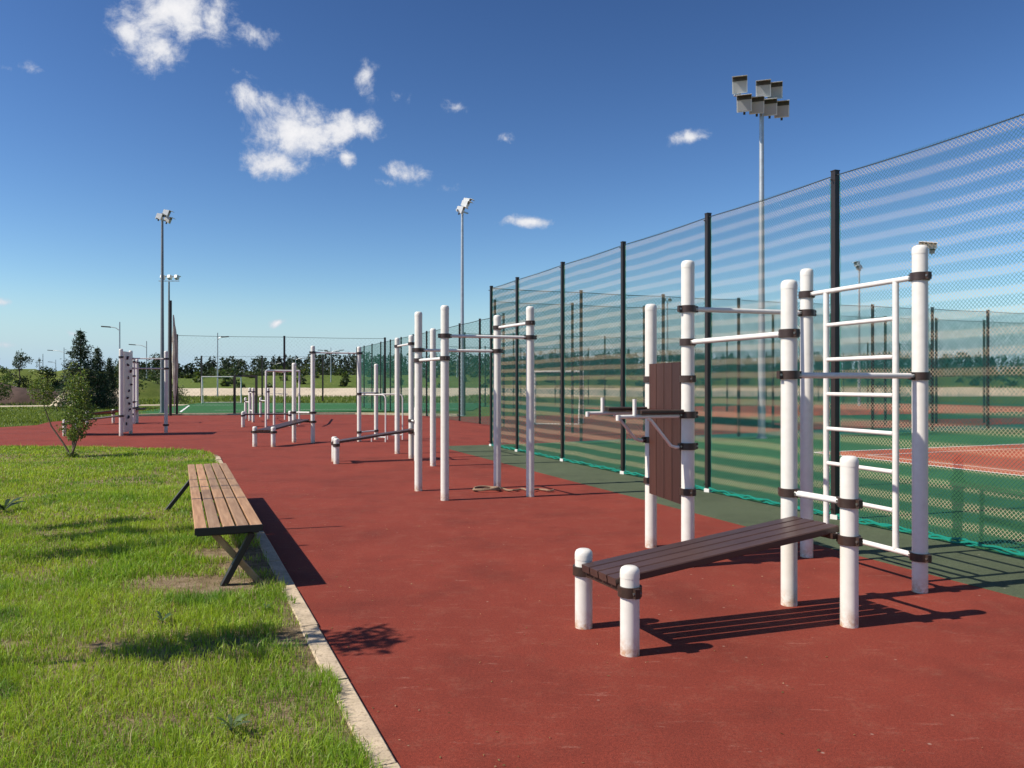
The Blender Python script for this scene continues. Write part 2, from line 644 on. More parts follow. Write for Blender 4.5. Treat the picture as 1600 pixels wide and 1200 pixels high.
def make_ground():
    ys = np.concatenate([np.linspace(-60, 100, 30), np.linspace(104, 260, 30), np.array([300, 380, 500, 800, 1400, 2500, 4500])])
    xs = np.concatenate([np.array([-4500, -2000, -900, -500]), np.linspace(-320, 320, 60), np.array([500, 900, 2000, 4500])])
    X, Y = np.meshgrid(xs, ys)
    H = ground_height(X, Y) - 0.06
    v = np.stack([X.ravel(), Y.ravel(), H.ravel()], 1)
    nx, ny = len(xs), len(ys)
    i, j = np.meshgrid(np.arange(nx - 1), np.arange(ny - 1))
    a = (j * nx + i).ravel()
    f = np.stack([a, a + 1, a + nx + 1, a + nx], 1)
    o = put('ground', np_mesh('ground', v, f, 'meadow', smooth=True))
    tag(o, kind='structure')


make_ground()

KR = Vector((-0.454, 3.217, 0))            # kerb, path side edge
KD = Vector((-0.388, 0.9217, 0)).normalized()


def kerb_pt(s, off=0.0):
    n = Vector((KD.y, -KD.x, 0))
    q = KR + KD * s + n * off
    return (q.x, q.y)


FA = Vector((3.718, 9.13, 0))              # a post of the tall net fence


def fen(s, off=0.0):
    """point s metres along the fence from FA (away from viewer), off to the right"""
    q = FA + U * s + V * off
    return (q.x, q.y)


FEND = 11.55                               # where the fence turns the corner
# lawn edge arc (bench side)
ARC = [(-6.16, 16.78), (-6.45, 17.35), (-7.0, 17.85), (-7.6, 18.25), (-9.1, 18.8), (-12.4, 19.25), (-20, 19.4), (-34, 19.6)]
red = [kerb_pt(-6, 0), kerb_pt(14.72, 0)] + ARC + [(-34, 28.2), (-18.4, 28.4), (-18.0, 30.1), (-19.0, 32.6), (-18.9, 37.2)] + \
      [(-16.6, 39.5), (-8, 40.5), (-2.2, 37.9), (9, 42.3), (11.0, 38.0), fen(FEND + 2.6, 12), fen(FEND + .4, 1.2), fen(FEND + .4, -1.25), fen(-13, -1.25)]
sheet('red_path', red, 0.0, 'red_rubber', thick=.08)
sheet('green_strip', [fen(-13, -1.254), fen(FEND + .4, -1.254), fen(FEND + .4, .0), fen(-13, .0)], 0.004, 'green_rubber', thick=.08)
sheet('court_ground', [fen(-16, .004), fen(FEND + .4, .004), fen(FEND + .4, 34), fen(-16, 34)], 0.0, 'court_green', thick=.08)
sheet('green_passage', [fen(FEND + .404, 1.204), fen(FEND + 2.6, 12.004), fen(FEND + 2.6, 40), fen(FEND + .404, 40)], 0.0, 'court_teal', thick=.08)
sheet('red_passage', [fen(FEND + 2.604, 12.004), fen(FEND + 7.0, 12.004), fen(FEND + 7.0, 46), fen(FEND + 2.604, 46)], 0.0, 'red_rubber', thick=.08)
sheet('far_court', [fen(FEND + 7.004, 12), fen(FEND + 36, 12), fen(FEND + 36, 52), fen(FEND + 7.004, 52)], 0.0, 'court_green', thick=.08)
sheet('far_court_surface', [fen(FEND + 12, 16), fen(FEND + 28, 16), fen(FEND + 28, 46), fen(FEND + 12, 46)], 0.006, 'court_red')
K0 = (6.8, 18.0)
sheet('red_court', [xy(K0, 0, 0), xy(K0, 0, 15), xy(K0, -17, 15), xy(K0, -17, 0)], 0.005, 'court_red')


def line(p, q, w, z=0.010, name='court_line'):
    p, q = Vector((*p, z)), Vector((*q, z))
    d = (q - p).normalized()
    n = Vector((-d.y, d.x, 0)) * (w / 2)
    mb = MB()
    mb.add([p - n, p + n, q + n, q - n], [(0, 3, 2, 1)])
    o = put(name, mb.mesh(name, 'white_line', False))
    tag(o, kind='structure')


line(xy(K0, 0.02, 0), xy(K0, -17, 0), .08)
line(xy(K0, -0.04, .045), xy(K0, -0.04, 15), .08)
line(xy(K0, -1.0, .6), xy(K0, -1.0, 14), .05)
line(xy(K0, -1.03, .6), xy(K0, -16, .6), .05)

# field with artificial turf behind the path, and its lines
sheet('turf_field', [(-20.5, 41.6), (-2.4, 47.5), (-2, 66), (-26, 66)], -0.02, 'turf')
line((-23.6, 58), (-18.6, 44.5), .12, -0.012, 'field_line')
line((-24.5, 61.5), (-3, 63.5), .12, -0.012, 'field_line')
line((-17.8, 47.5), (-3.0, 51.0), .12, -0.012, 'field_line')
line((-23.4, 58.1), (-20.5, 58.4), .12, -0.012, 'field_line')
# pale kerb behind the red surface
mb = MB()
KB = [(-18.9, 38.6), (-16.6, 39.9), (-8, 40.9), (-2.6, 39.0)]
for (x0, y0), (x1, y1) in zip(KB, KB[1:]):
    p0, p1 = Vector((x0, y0, .02)), Vector((x1, y1, .02))
    d = (p1 - p0).normalized()
    mb.box((p0 + p1) / 2, (p1 - p0) / 2, Vector((-d.y, d.x, 0)) * .22, (0, 0, .06))
tag(put('back_kerb', mb.mesh('back_kerb', 'concrete', False)), kind='structure')

# near lawn sheet (bumpy) left of the kerb
def lawn_height(x, y):
    return 0.012 + 0.035 * vnoise(x, y, 1.3, 5) + 0.014 * vnoise(x, y, .33, 6)


def in_lawn(x, y, pad=0.0):
    kx = KR.x + (y - KR.y) * (KD.x / KD.y)
    far = np.interp(-x, [6.3, 6.6, 7.0, 7.6, 9.1, 12.4, 34], [16.9, 17.4, 17.85, 18.25, 18.8, 19.25, 19.6])
    return (x < kx - .125 - pad) & (y < far - .02 - pad)


def make_lawn():
    rows = []
    ys = np.concatenate([np.linspace(-1, 8, 90), np.linspace(8.15, 19.6, 60)])
    nx = 90
    V_, F_ = [], []
    for y in ys:
        xr = KR.x + (y - KR.y) * (KD.x / KD.y) - .118
        if y > 16.78:
            xr = float(np.interp(y, [16.78, 17.35, 17.85, 18.25, 18.8, 19.25, 19.6], [-6.16, -6.45, -7.0, -7.6, -9.1, -12.4, -33.0]))
        t = np.linspace(0, 1, nx) ** 1.5
        x = xr + (-34 - xr) * t
        rows.append(np.stack([x, np.full(nx, y), lawn_height(x, np.full(nx, y)) * np.minimum(1, .3 + t * 25)], 1))
    v = np.concatenate(rows)
    ny = len(ys)
    i, j = np.meshgrid(np.arange(nx - 1), np.arange(ny - 1))
    a = (j * nx + i).ravel()
    f = np.stack([a + 1, a, a + nx, a + nx + 1], 1)
    tag(put('lawn', np_mesh('lawn', v, f, 'lawn_soil', smooth=True)), kind='structure')


make_lawn()

# kerb of single concrete stones
kerb = tag(put('kerb', None, None, (KR.x, KR.y, 0)), kind='structure')
s = -3.0
while s < 14.6:
    L = min(1.0, 14.72 - s)
    q = Vector((*kerb_pt(s + L / 2, -.060 + random.uniform(-.005, .005)), 0))
    mb = MB()
    h = .022 + random.uniform(-.007, .008)
    a, hh, bv = .056, h, .008
    d = KD * (L / 2 - .007)
    nrm = Vector((KD.y, -KD.x, 0))
    prof = [(-a, -.09), (a, -.09), (a, hh - bv), (a - bv, hh), (-a + bv, hh), (-a, hh - bv)]
    vs = [q + sg * d + nrm * px + Z * pz for sg in (-1, 1) for px, pz in prof]
    n = 6
    mb.add(vs, [(i, (i + 1) % n, n + (i + 1) % n, n + i) for i in range(n)] + [tuple(range(n))[::-1], tuple(range(n, 2 * n))])
    part(mb, 'kerb_stone', 'concrete', kerb, False)
    s += L

# sandy road bank in the distance
mb = MB()
xs = np.linspace(-46, 70, 60)
prof = [(100, -.1), (103, .55), (104.5, .95), (110, 1.0), (113, .6)]
vs = []
for x in xs:
    for k, (y, z) in enumerate(prof):
        vs.append((x, y + x * .06 + random.uniform(-.4, .4), z + (random.uniform(-.06, .06) if k else 0)))
n = len(prof)
mb.add(vs, [(i * n + k, (i + 1) * n + k, (i + 1) * n + k + 1, i * n + k + 1) for i in range(len(xs) - 1) for k in range(n - 1)])
tag(put('road_bank', mb.mesh('road_bank', 'sand')), kind='structure')
# earth mound + knoll + sandy path on the left
def mound(name, cx, cy, rx, ry, h, mat, rough, seed, label=None):
    n = 34
    g = np.linspace(-1, 1, n)
    X, Y = np.meshgrid(g, g)
    r = np.sqrt(X ** 2 + Y ** 2)
    H = np.clip(1 - r ** 2.4, 0, 1) ** .75 * h
    px, py = cx + X * rx, cy + Y * ry
    H = H * (1 - rough / 2 + rough * vnoise(px, py, rx * .18, seed)) * (1 + rough * .5 * (vnoise(px, py, rx * .06, seed + 1) - .5)) - .1
    v = np.stack([px.ravel(), py.ravel(), H.ravel()], 1)
    i, j = np.meshgrid(np.arange(n - 1), np.arange(n - 1))
    a = (j * n + i).ravel()
    tag(put(name, np_mesh(name, v, np.stack([a, a + 1, a + n + 1, a + n], 1), mat, smooth=True)), kind='structure')


mound('earth_mound', -52, 66, 19, 5, 1.95, 'earth', .5, 21)
mound('grassy_knoll', -50, 82, 16, 8, 3.0, 'hill_grass', .3, 23)
mound('soil_heap', -31.5, 60, 3.2, 2.0, 1.35, 'sand', .6, 25)
mb = MB()
pts = [(-70, 54, 0), (-48, 56, 0), (-38, 57, 0), (-31, 59.5, 0), (-22, 62, 0)]
for (x0, y0, _), (x1, y1, _) in zip(pts, pts[1:]):
    mb.add([(x0, y0 - 1.8, -.05), (x1, y1 - 1.2, -.05), (x1, y1 + 1.2, -.045), (x0, y0 + 1.8, -.045)], [(0, 1, 2, 3)])
tag(put('sandy_path', mb.mesh('sandy_path', 'sand', False)), kind='structure')

# ------------------------------------------------------------------ workout stations
PR = 0.056
CLAMP = None


def clamp_mesh():
    mb = MB()
    h = .029
    n = 18
    ro, ri = .070, .0555
    vs = []
    for (r_, z_) in ((ri, -h), (ro, -h), (ro, h), (ri, h)):
        for k in range(n):
            t = 2 * math.pi * k / n
            vs.append((r_ * math.cos(t), r_ * math.sin(t), z_))
    fs = [(i * n + k, i * n + (k + 1) % n, ((i + 1) % 4) * n + (k + 1) % n, ((i + 1) % 4) * n + k) for i in range(4) for k in range(n)]
    mb.add(vs, fs)
    for sg in (-1, 1):
        mb.box((sg * .079, 0, 0), (.013, 0, 0), (0, .017, 0), (0, 0, h - .002))
    return mb.mesh('clamp', 'brown_clamp')


def bolt_mesh():
    mb = MB()
    mb.tube([(0, -.025, 0), (0, .024, 0)], .009, 6)
    return mb.mesh('bolt', 'bolt', False)


CLAMP = clamp_mesh()
BOLT = bolt_mesh()


def post(st, x, y, h, clamps=(), detail=True, r=PR):
    """upright tube with a rounded cap and brown pipe clamps: clamps = [(z, angle)]"""
    mb = MB()
    hc = h - .055
    mb.lathe([(r, 0), (r, hc)], 20)
    p_ = put('post', mb.mesh('post', 'white_paint'), st, (x, y, 0))
    mb = MB()
    k = r + .0015
    mb.lathe([(k, hc - .012), (k, hc + .015), (k * .965, hc + .032), (k * .84, hc + .045), (k * .6, hc + .053), (k * .2, hc + .055)], 20)
    put('cap', mb.mesh('cap', 'white_paint'), p_, (x, y, 0))
    for z_, a in clamps:
        put('clamp', CLAMP, p_, (x, y, z_), a)
        if detail:
            for sg in (-1, 1):
                put('bolt', BOLT, p_, (x + sg * .08 * math.cos(a), y + sg * .08 * math.sin(a), z_), a)
    return p_


def bar(st, p, q, z0, z1=None, r=.021, name='bar', trim=.07):
    z1 = z0 if z1 is None else z1
    a, b_ = Vector((p[0], p[1], z0)), Vector((q[0], q[1], z1))
    d = (b_ - a).normalized()
    mb = MB()
    mb.tube([a + d * trim, b_ - d * trim], r, 12)
    return part(mb, name, 'white_bar', st)


def ang(p, q):
    return math.atan2(q[1] - p[1], q[0] - p[0])


def incline_bench(st, s1, s2, a1, a2, z0, z1, n=4, end=-.02):
    """n dark planks from the low post pair (s1 rear, s2 front) to the high pair (a1, a2)"""
    s1, s2, a1, a2 = [Vector((*q, 0)) for q in (s1, s2, a1, a2)]
    wdir = (s2 - s1).normalized()
    wid = (s2 - s1).length - 2 * PR - .03
    pw = (wid - (n - 1) * .012) / n
    m0, m1 = (s1 + s2) / 2, (a1 + a2) / 2
    d = (m1 - m0).normalized()
    for k in range(n):
        off = wdir * (-wid / 2 + pw / 2 + k * (pw + .012))
        p0 = m0 + off - d * .05 + Z * z0
        p1 = m1 + off + d * end + Z * z1
        mb = MB()
        mb.plank(p0, p1, wdir, pw, .045)
        part(mb, 'bench_plank', 'brown_plank', st)
    for e, zz in ((m0 + d * .0, z0), (m1 - d * .07, z1)):      # cross bearers
        mb = MB()
        mb.box(e + Z * (zz - .042), wdir * (wid / 2 + .02), d * .02, Z * .018)
        part(mb, 'bearer', 'brown_clamp', st, False)


# --- the near station: ladder, bars, dip seat and sit-up bench
A, B, C, D, E = (1.953, 5.594), (3.056, 5.945), (2.655, 7.15), (1.500, 6.77), (1.325, 7.57)
P, S1, S2 = (2.170, 5.106), (.459, 5.08), (.679, 4.573)
aU, aV = math.atan2(U.y, U.x), math.atan2(V.y, V.x)
st = root('workout_station', (2.0, 6.0, 0), 'near white workout station with ladder, pull-up bars, dip seat and dark incline bench', 'workout station', 'white workout stations on the red path')
post(st, *A, 2.29, [(1.912, ang(A, D)), (1.62, ang(A, B)), (.794, ang(A, P)), (.555, ang(A, P))])
post(st, *B, 2.595, [(2.36, ang(B, C)), (1.615, ang(A, B)), (.263, ang(B, C))])
post(st, *C, 2.595, [(2.36, ang(B, C)), (2.195, ang(C, D)), (.263, ang(B, C))])
post(st, *D, 2.61, [(2.195, ang(C, D)), (1.912, ang(A, D)), (1.60, aU), (1.294, aV), (1.026, aV), (.639, aU)])
post(st, *E, 2.32, [(1.60, aU), (1.294, aV), (1.026, aV), (.639, aU)])
post(st, *P, 1.095, [(.794, ang(A, P) + math.pi), (.555, ang(A, P))])
post(st, *S1, .503, [(.365, aU)])
post(st, *S2, .509, [(.365, aU)])
bar(st, A, D, 1.912)
bar(st, D, C, 2.195)
bar(st, A, B, 1.617)
bar(st, A, P, .794, r=.022)
bar(st, B, C, 2.36, name='ladder_bar')
bar(st, B, C, .263, name='ladder_bar')
bp, cp = Vector((*B, 0)), Vector((*C, 0))
e0, e1 = bp.lerp(cp, .185), bp.lerp(cp, .80)
for e in (e0, e1):
    mb = MB()
    mb.tube([e + Z * .275, e + Z * 2.348], .024, 12)
    part(mb, 'ladder_rail', 'white_bar', st)
for k in range(6):
    z_ = 2.066 - .299 * k
    mb = MB()
    mb.tube([e0.lerp(e1, .03) + Z * z_, e0.lerp(e1, .97) + Z * z_], .018, 10)
    part(mb, 'rung', 'white_bar', st)
incline_bench(st, S1, S2, A, P, .400, .615)
# back board of upright planks between D and E
dv, ev = Vector((*D, 0)), Vector((*E, 0))
du = (ev - dv).normalized()
dn = Vector((-du.y, du.x, 0))
if dn.x > 0:
    dn = -dn
for k in range(4):
    w_ = (.69 - 3 * .014) / 4
    c0 = dv + du * (.058 + w_ / 2 + k * (w_ + .014)) + dn * .028
    mb = MB()
    mb.plank(c0 + Z * .525, c0 + Z * 1.745, du, w_, .04, .005)
    part(mb, 'back_plank', 'back_plank', st)
for zz in (.639, 1.60):
    mb = MB()
    mb.box((dv + ev) / 2 - dn * .015 + Z * zz, du * .33, dn * .02, Z * .022)
    part(mb, 'back_bearer', 'brown_clamp', st, False)
for o_, Lr in ((dv, .68), (ev, .68)):            # arm rests with grips and bent struts
    w = -V
    mb = MB()
    mb.tube([o_ + w * .06 + Z * 1.285, o_ + w * Lr + Z * 1.285], .017, 10)
    mb.tube([o_ + w * (Lr - .005) + Z * 1.30, o_ + w * (Lr - .005) + Z * 1.255], .019, 10)
    part(mb, 'arm_bar', 'white_bar', st)
    mb = MB()
    mb.tube([o_ + w * (Lr - .16) + Z * 1.295, o_ + w * (Lr - .16) + Z * 1.43], .017, 10)
    part(mb, 'grip', 'white_bar', st)
    mb = MB()
    mb.plank(o_ + w * .07 + Z * 1.322, o_ + w * (Lr - .20) + Z * 1.322, U, .10, .036, .01)
    part(mb, 'arm_pad', 'brown_clamp', st)
    mb = MB()
    mb.tube([o_ + w * .06 + Z * 1.02, o_ + w * .12 + Z * 1.02, o_ + w * .17 + Z * 1.035, o_ + w * .36 + Z * 1.25, o_ + w * .40 + Z * 1.27], .014, 10)
    part(mb, 'strut', 'white_bar', st)

# --- the square four-post pull-up frame
F1, F2, F3, F4 = (-.899, 10.62), (-1.363, 11.56), (.252, 10.97), (-.221, 11.91)
st = root('pull_up_frame', (-.55, 11.3, 0), 'four tall white posts joined into a square pull-up frame with bars of different heights', 'pull-up frame', 'white workout stations on the red path')
post(st, *F1, 2.61, [(2.2, ang(F1, F3)), (1.9, ang(F1, F2))])
post(st, *F2, 2.61, [(2.05, ang(F2, F4)), (1.9, ang(F1, F2))])
post(st, *F3, 2.63, [(2.2, ang(F1, F3)), (2.40, ang(F3, F4))])
post(st, *F4, 2.59, [(2.05, ang(F2, F4)), (2.40, ang(F3, F4))])
bar(st, F1, F3, 2.2)
bar(st, F2, F4, 2.05)
bar(st, F1, F2, 1.9)
bar(st, F3, F4, 2.4)

# --- second bench station behind the square frame
T1, T2, P2 = (-2.107, 16.60), (-2.562, 17.72), (-1.93, 16.10)
s1, s2 = (-3.57, 15.95), (-3.425, 15.48)
st = root('workout_station', (-2.6, 16.5, 0), 'white workout station with narrow incline bench standing behind the square pull-up frame', 'workout station', 'white workout stations on the red path')
post(st, *T1, 2.58, [(2.40, ang(T1, T2)), (.794, ang(T1, P2)), (.555, ang(T1, P2))], False)
post(st, *T2, 2.59, [(2.40, ang(T1, T2))], False)
post(st, *P2, 1.095, [(.794, ang(T1, P2)), (.555, ang(T1, P2))], False)
post(st, *s1, .50, [(.365, aU)], False)
post(st, *s2, .50, [(.365, aU)], False)
bar(st, T1, T2, 2.40)
bar(st, T1, P2, .794)
incline_bench(st, s1, s2, T1, P2, .400, .615)

st = root('standing_post', (-1.497, 15.04, 0), 'single tall white post without bars, seen between the square frame posts', 'post')
post(st, -1.497, 15.04, 2.61, (), False)

# --- third station: bench turned towards the viewer, high bar and parallel bars
a_, p_, s1, s2 = (-5.27, 21.0), (-5.81, 21.16), (-6.40, 19.75), (-5.905, 19.63)
q1, q2 = (-4.14, 21.5), (-3.80, 22.2)
st = root('workout_station', (-5.0, 21.0, 0), 'white workout station with high bar, parallel bars and incline bench facing the lawn', 'workout station', 'white workout stations on the red path')
post(st, *a_, 2.57, [(2.39, ang(a_, q1)), (.80, 0), (.556, 0)], False)
post(st, *p_, 2.12, [(.80, 0), (.556, 0)], False)
post(st, *s1, .50, [(.365, 0)], False)
post(st, *s2, .50, [(.365, 0)], False)
post(st, *q1, 2.57, [(2.39, ang(a_, q1)), (1.29, aU), (.25, aU)], False)
post(st, *q2, 2.12, [(1.29, aU), (.25, aU)], False)
bar(st, a_, q1, 2.39)
bar(st, a_, p_, .80)
bar(st, q1, q2, 1.31)
bar(st, q1, q2, .25)
incline_bench(st, s2, s1, a_, p_, .400, .60)
for q, t in ((q1, (-3.385, 21.25)), (q2, (-3.06, 22.2))):
    qa, ta = Vector((*q, 0)), Vector((*t, 0))
    d = (ta - qa).normalized()
    mb = MB()
    mb.tube([qa + d * .06 + Z * 1.27, ta - d * .10 + Z * 1.27, ta - d * .03 + Z * 1.24, ta + Z * 1.17, ta + Z * .0], .02, 10)
    part(mb, 'parallel_bar', 'white_bar', st)
    mb = MB()
    mb.tube([ta - d * .42 + Z * .13, ta + Z * .13], .016, 8)
    mb.tube([ta - d * .42 + Z * .13, ta - d * .42 + Z * 0], .016, 8)
    part(mb, 'foot_bar', 'white_bar', st)

# --- flat bench on low posts, further back
st = root('low_bench', (-8.9, 28.8, 0), 'long flat dark bench on low white posts beyond the high bar', 'exercise bench')
b0, b1, b2, b3 = (-9.70, 28.6), (-9.85, 29.1), (-8.12, 29.05), (-8.27, 29.55)
for q in (b0, b1, b2, b3):
    post(st, *q, .56, [(.42, aU)], False)
incline_bench(st, b1, b0, b3, b2, .45, .45, end=.05)

# --- stepped push-up posts
for k, (trip, lab) in enumerate(((((-10.5, 32.2, 1.40), (-11.1, 33.6, 1.40), (-11.75, 35.0, .96)), 'nearer set of three stepped white push-up posts by the black gate'),
                                 (((-10.75, 35.0, 1.38), (-11.2, 36.2, 1.38), (-11.85, 37.4, .92)), 'farther set of three stepped white push-up posts right of the gate'))):
    st = root('push_up_posts', (trip[1][0], trip[1][1], 0), lab, 'push-up posts', 'stepped push-up posts')
    for (x, y, h) in trip:
        post(st, x, y, h, [(h - .16, ang(trip[0], trip[2]))], False)
    bar(st, trip[0], trip[1], 1.20)
    bar(st, trip[1], trip[2], .78)
    bar(st, trip[0], trip[1], .45)

# --- white tubular frame (two hoops)
st = root('tube_frame', (-8.6, 30, 0), 'tall thin white tube frame with two legs behind the incline bench', 'tube frame')
h1, h2, h3 = Vector((-8.82, 28.45, 0)), Vector((-9.05, 30.2, 0)), Vector((-9.9, 34.6, 0))
for q in (h1, h2, h3):
    mb = MB()
    mb.tube([q, q + Z * 2.02], .045 if q is h2 else .036, 10)
    part(mb, 'leg', 'white_bar', st)
mb = MB()
mb.tube([h1 + Z * 2.03, h2 + Z * 2.06], .036, 8)
mb.tube([h2 + Z * 2.06, h3 + Z * 2.06], .036, 8)
mb.tube([h2 + Z * 2.06, Vector((-8.2, 30.6, 2.06))], .036, 8)
part(mb, 'top_rail', 'white_bar', st)
mb = MB()
mb.tube([Vector((-8.2, 30.6, 2.1)), Vector((-8.2, 30.6, 0))], .036, 8)
part(mb, 'leg', 'white_bar', st)

# --- climbing wall station on the left
W1, W2, Q, s1, s2 = (-11.70, 23.75), (-12.0, 24.98), (-11.03, 25.30), (-13.36, 23.70), (-13.66, 24.9)
st = root('workout_station', (-12, 24.5, 0), 'white climbing panel station with dark holds and a pull-up bar, left of the path', 'workout station', 'white workout stations on the red path')
post(st, *W1, 2.61, [(2.36, ang(W1, W2)), (.6, 0)], False)
post(st, *W2, 2.61, [(2.36, ang(W2, Q)), (2.05, ang(W2, Q)), (.6, 0)], False)
post(st, *Q, 2.61, [(2.36, ang(W2, Q)), (2.05, ang(W2, Q)), (.25, ang(W2, Q))], False)
bar(st, W2, Q, 2.36)
bar(st, W2, Q, 2.05)
post(st, *s1, .50, [(.365, aU)], False)
post(st, *s2, .50, [(.365, aU)], False)
incline_bench(st, s2, s1, W2, W1, .40, .60)
w1, w2 = Vector((*W1, 0)), Vector((*W2, 0))
dd = (w2 - w1).normalized()
nn = Vector((dd.y, -dd.x, 0))
mb = MB()
mb.box((w1 + w2) / 2 + nn * .05 + Z * 1.32, dd * .53, nn * .022, Z * 1.22)
pan = part(mb, 'climbing_panel', 'white_paint', st, False)
for k in range(11):
    c = w1 + dd * random.uniform(.25, .98) + nn * .075 + Z * (0.35 + k * .20)
    mb = MB()
    for j in range(3):
        o3 = Vector((random.uniform(-.03, .03), random.uniform(-.03, .03), random.uniform(-.03, .03)))
        mb.lathe([(.008, -.03), (.03, -.02), (.040, 0), (.03, .02), (.008, .03)], 7, c + o3)
    part(mb, 'climbing_hold', 'hold', pan)

# --- far-left station behind it
G1, G2, s1, s2 = (-14.72, 30.9), (-15.0, 31.75), (-16.2, 30.25), (-15.85, 31.55)
st = root('workout_station', (-15.3, 31, 0), 'distant white workout station with low posts and bench behind the climbing panel', 'workout station', 'white workout stations on the red path')
post(st, *G1, 2.55, [(2.42, aU), (1.87, aU), (.86, aU), (.62, aU)], False)
post(st, *G2, 2.55, [(2.42, aU), (.62, aU)], False)
post(st, *s1, .55, [(.40, aU)], False)
post(st, *s2, .55, [(.40, aU)], False)
bar(st, G1, G2, 2.42)
bar(st, G1, G2, .86)
incline_bench(st, s2, s1, G2, G1, .42, .58, 3)

# rope left lying at the foot of the square frame
rp = root('coiled_rope', (-.25, 11.35, 0), 'loosely coiled tan rope lying on the red ground by the square frame', 'rope')
mb = MB()
pts = []
for k in range(60):
    t = k / 59
    a = t * 2.2 * 2 * math.pi
    pts.append((-.37 + .20 * math.cos(a) * (1 - .15 * t), 11.52 + .16 * math.sin(a), .028 + .012 * math.sin(a * 1.7) + .02 * t))
for k in range(40):
    t = k / 39
    pts.append((-.20 + .80 * t, 11.50 + .09 * math.sin(t * 19) - .03 * t, .026 + .006 * math.sin(t * 31)))
mb.tube(pts, .014, 7)
part(mb, 'rope', 'rope', rp)

# ------------------------------------------------------------------ net fences
def net_arrays(w, h, pz, px, r, seg, z0=0.06, y0=0.0, belly=0.0):
    """diagonal cords clipped to w x h in the local XZ plane; returns verts, faces of 3-sided prisms"""
    P0, P1 = [], []
    for sg in (1, -1):
        # phase x/px + sg*z/pz = integer
        kmin = math.floor(min(0, sg * h / pz)) - 1
        kmax = math.ceil(w / px + max(0, sg * h / pz)) + 1
        for k in range(kmin, kmax + 1):
            # x = px*(k - sg*z/pz), z in [0,h]
            zs = []
            za = sg * pz * k              # x = 0
            zb = sg * pz * (k - w / px)   # x = w
            lo, hi = max(0, min(za, zb)), min(h, max(za, zb))
            if hi - lo < .01:
                continue
            n = max(1, int(round((hi - lo) / seg)))
            zz = np.linspace(lo, hi, n + 1)
            xx = px * (k - sg * zz / pz)
            for i in range(n):
                ya, yb = [y0 + belly * math.sin(math.pi * min(1, max(0, xx[q] / w))) * math.sin(math.pi * zz[q] / h) * (1 + .4 * math.sin(zz[q] * 2.3 + xx[q] * 1.7)) for q in (i, i + 1)]
                P0.append((xx[i], ya, zz[i] + z0))
                P1.append((xx[i + 1], yb, zz[i + 1] + z0))
    P0, P1 = np.array(P0), np.array(P1)
    d = P1 - P0
    d /= np.linalg.norm(d, axis=1)[:, None]
    a = np.tile(np.array([[0, 1.0, 0]]), (len(d), 1))
    b_ = np.cross(d, a)
    vs = []
    for Pq in (P0, P1):
        for k in range(3):
            t = 2 * math.pi * k / 3 + .5
            vs.append(Pq + (a * math.cos(t) + b_ * math.sin(t)) * r)
    v = np.stack(vs, 1).reshape(-1, 3)
    o = np.arange(len(P0))[:, None] * 6
    f = np.concatenate([o + np.array([[k, (k + 1) % 3, 3 + (k + 1) % 3, 3 + k]]) for k in range(3)], 0)
    return v, f


NETS = {}


def net_mesh(w, h, style):
    key = (round(w, 2), h, style)
    if key in NETS:
        return NETS[key]
    out = []
    if style == 'near':
        v, f = net_arrays(w, h - .1, .042, .042, .0020, .3, .06, 0.0, -.03)
        out.append(('net_moire', np_mesh('net', v, f, 'net_moire')))
    elif style == 'mid':
        v, f = net_arrays(w, h - .1, .1, .1, .0050, 1.0)
        out.append(('net_green', np_mesh('net', v, f, 'net_green')))
    elif style == 'far':
        v, f = net_arrays(w, h - .1, .16, .16, .0052, 2.0)
        out.append(('net_green', np_mesh('net', v, f, 'net_green')))
    else:
        v, f = net_arrays(w, h - .1, .20, .20, .0016, 2.0)
        out.append(('net_dark', np_mesh('net', v, f, 'net_dark')))
    NETS[key] = out
    return out


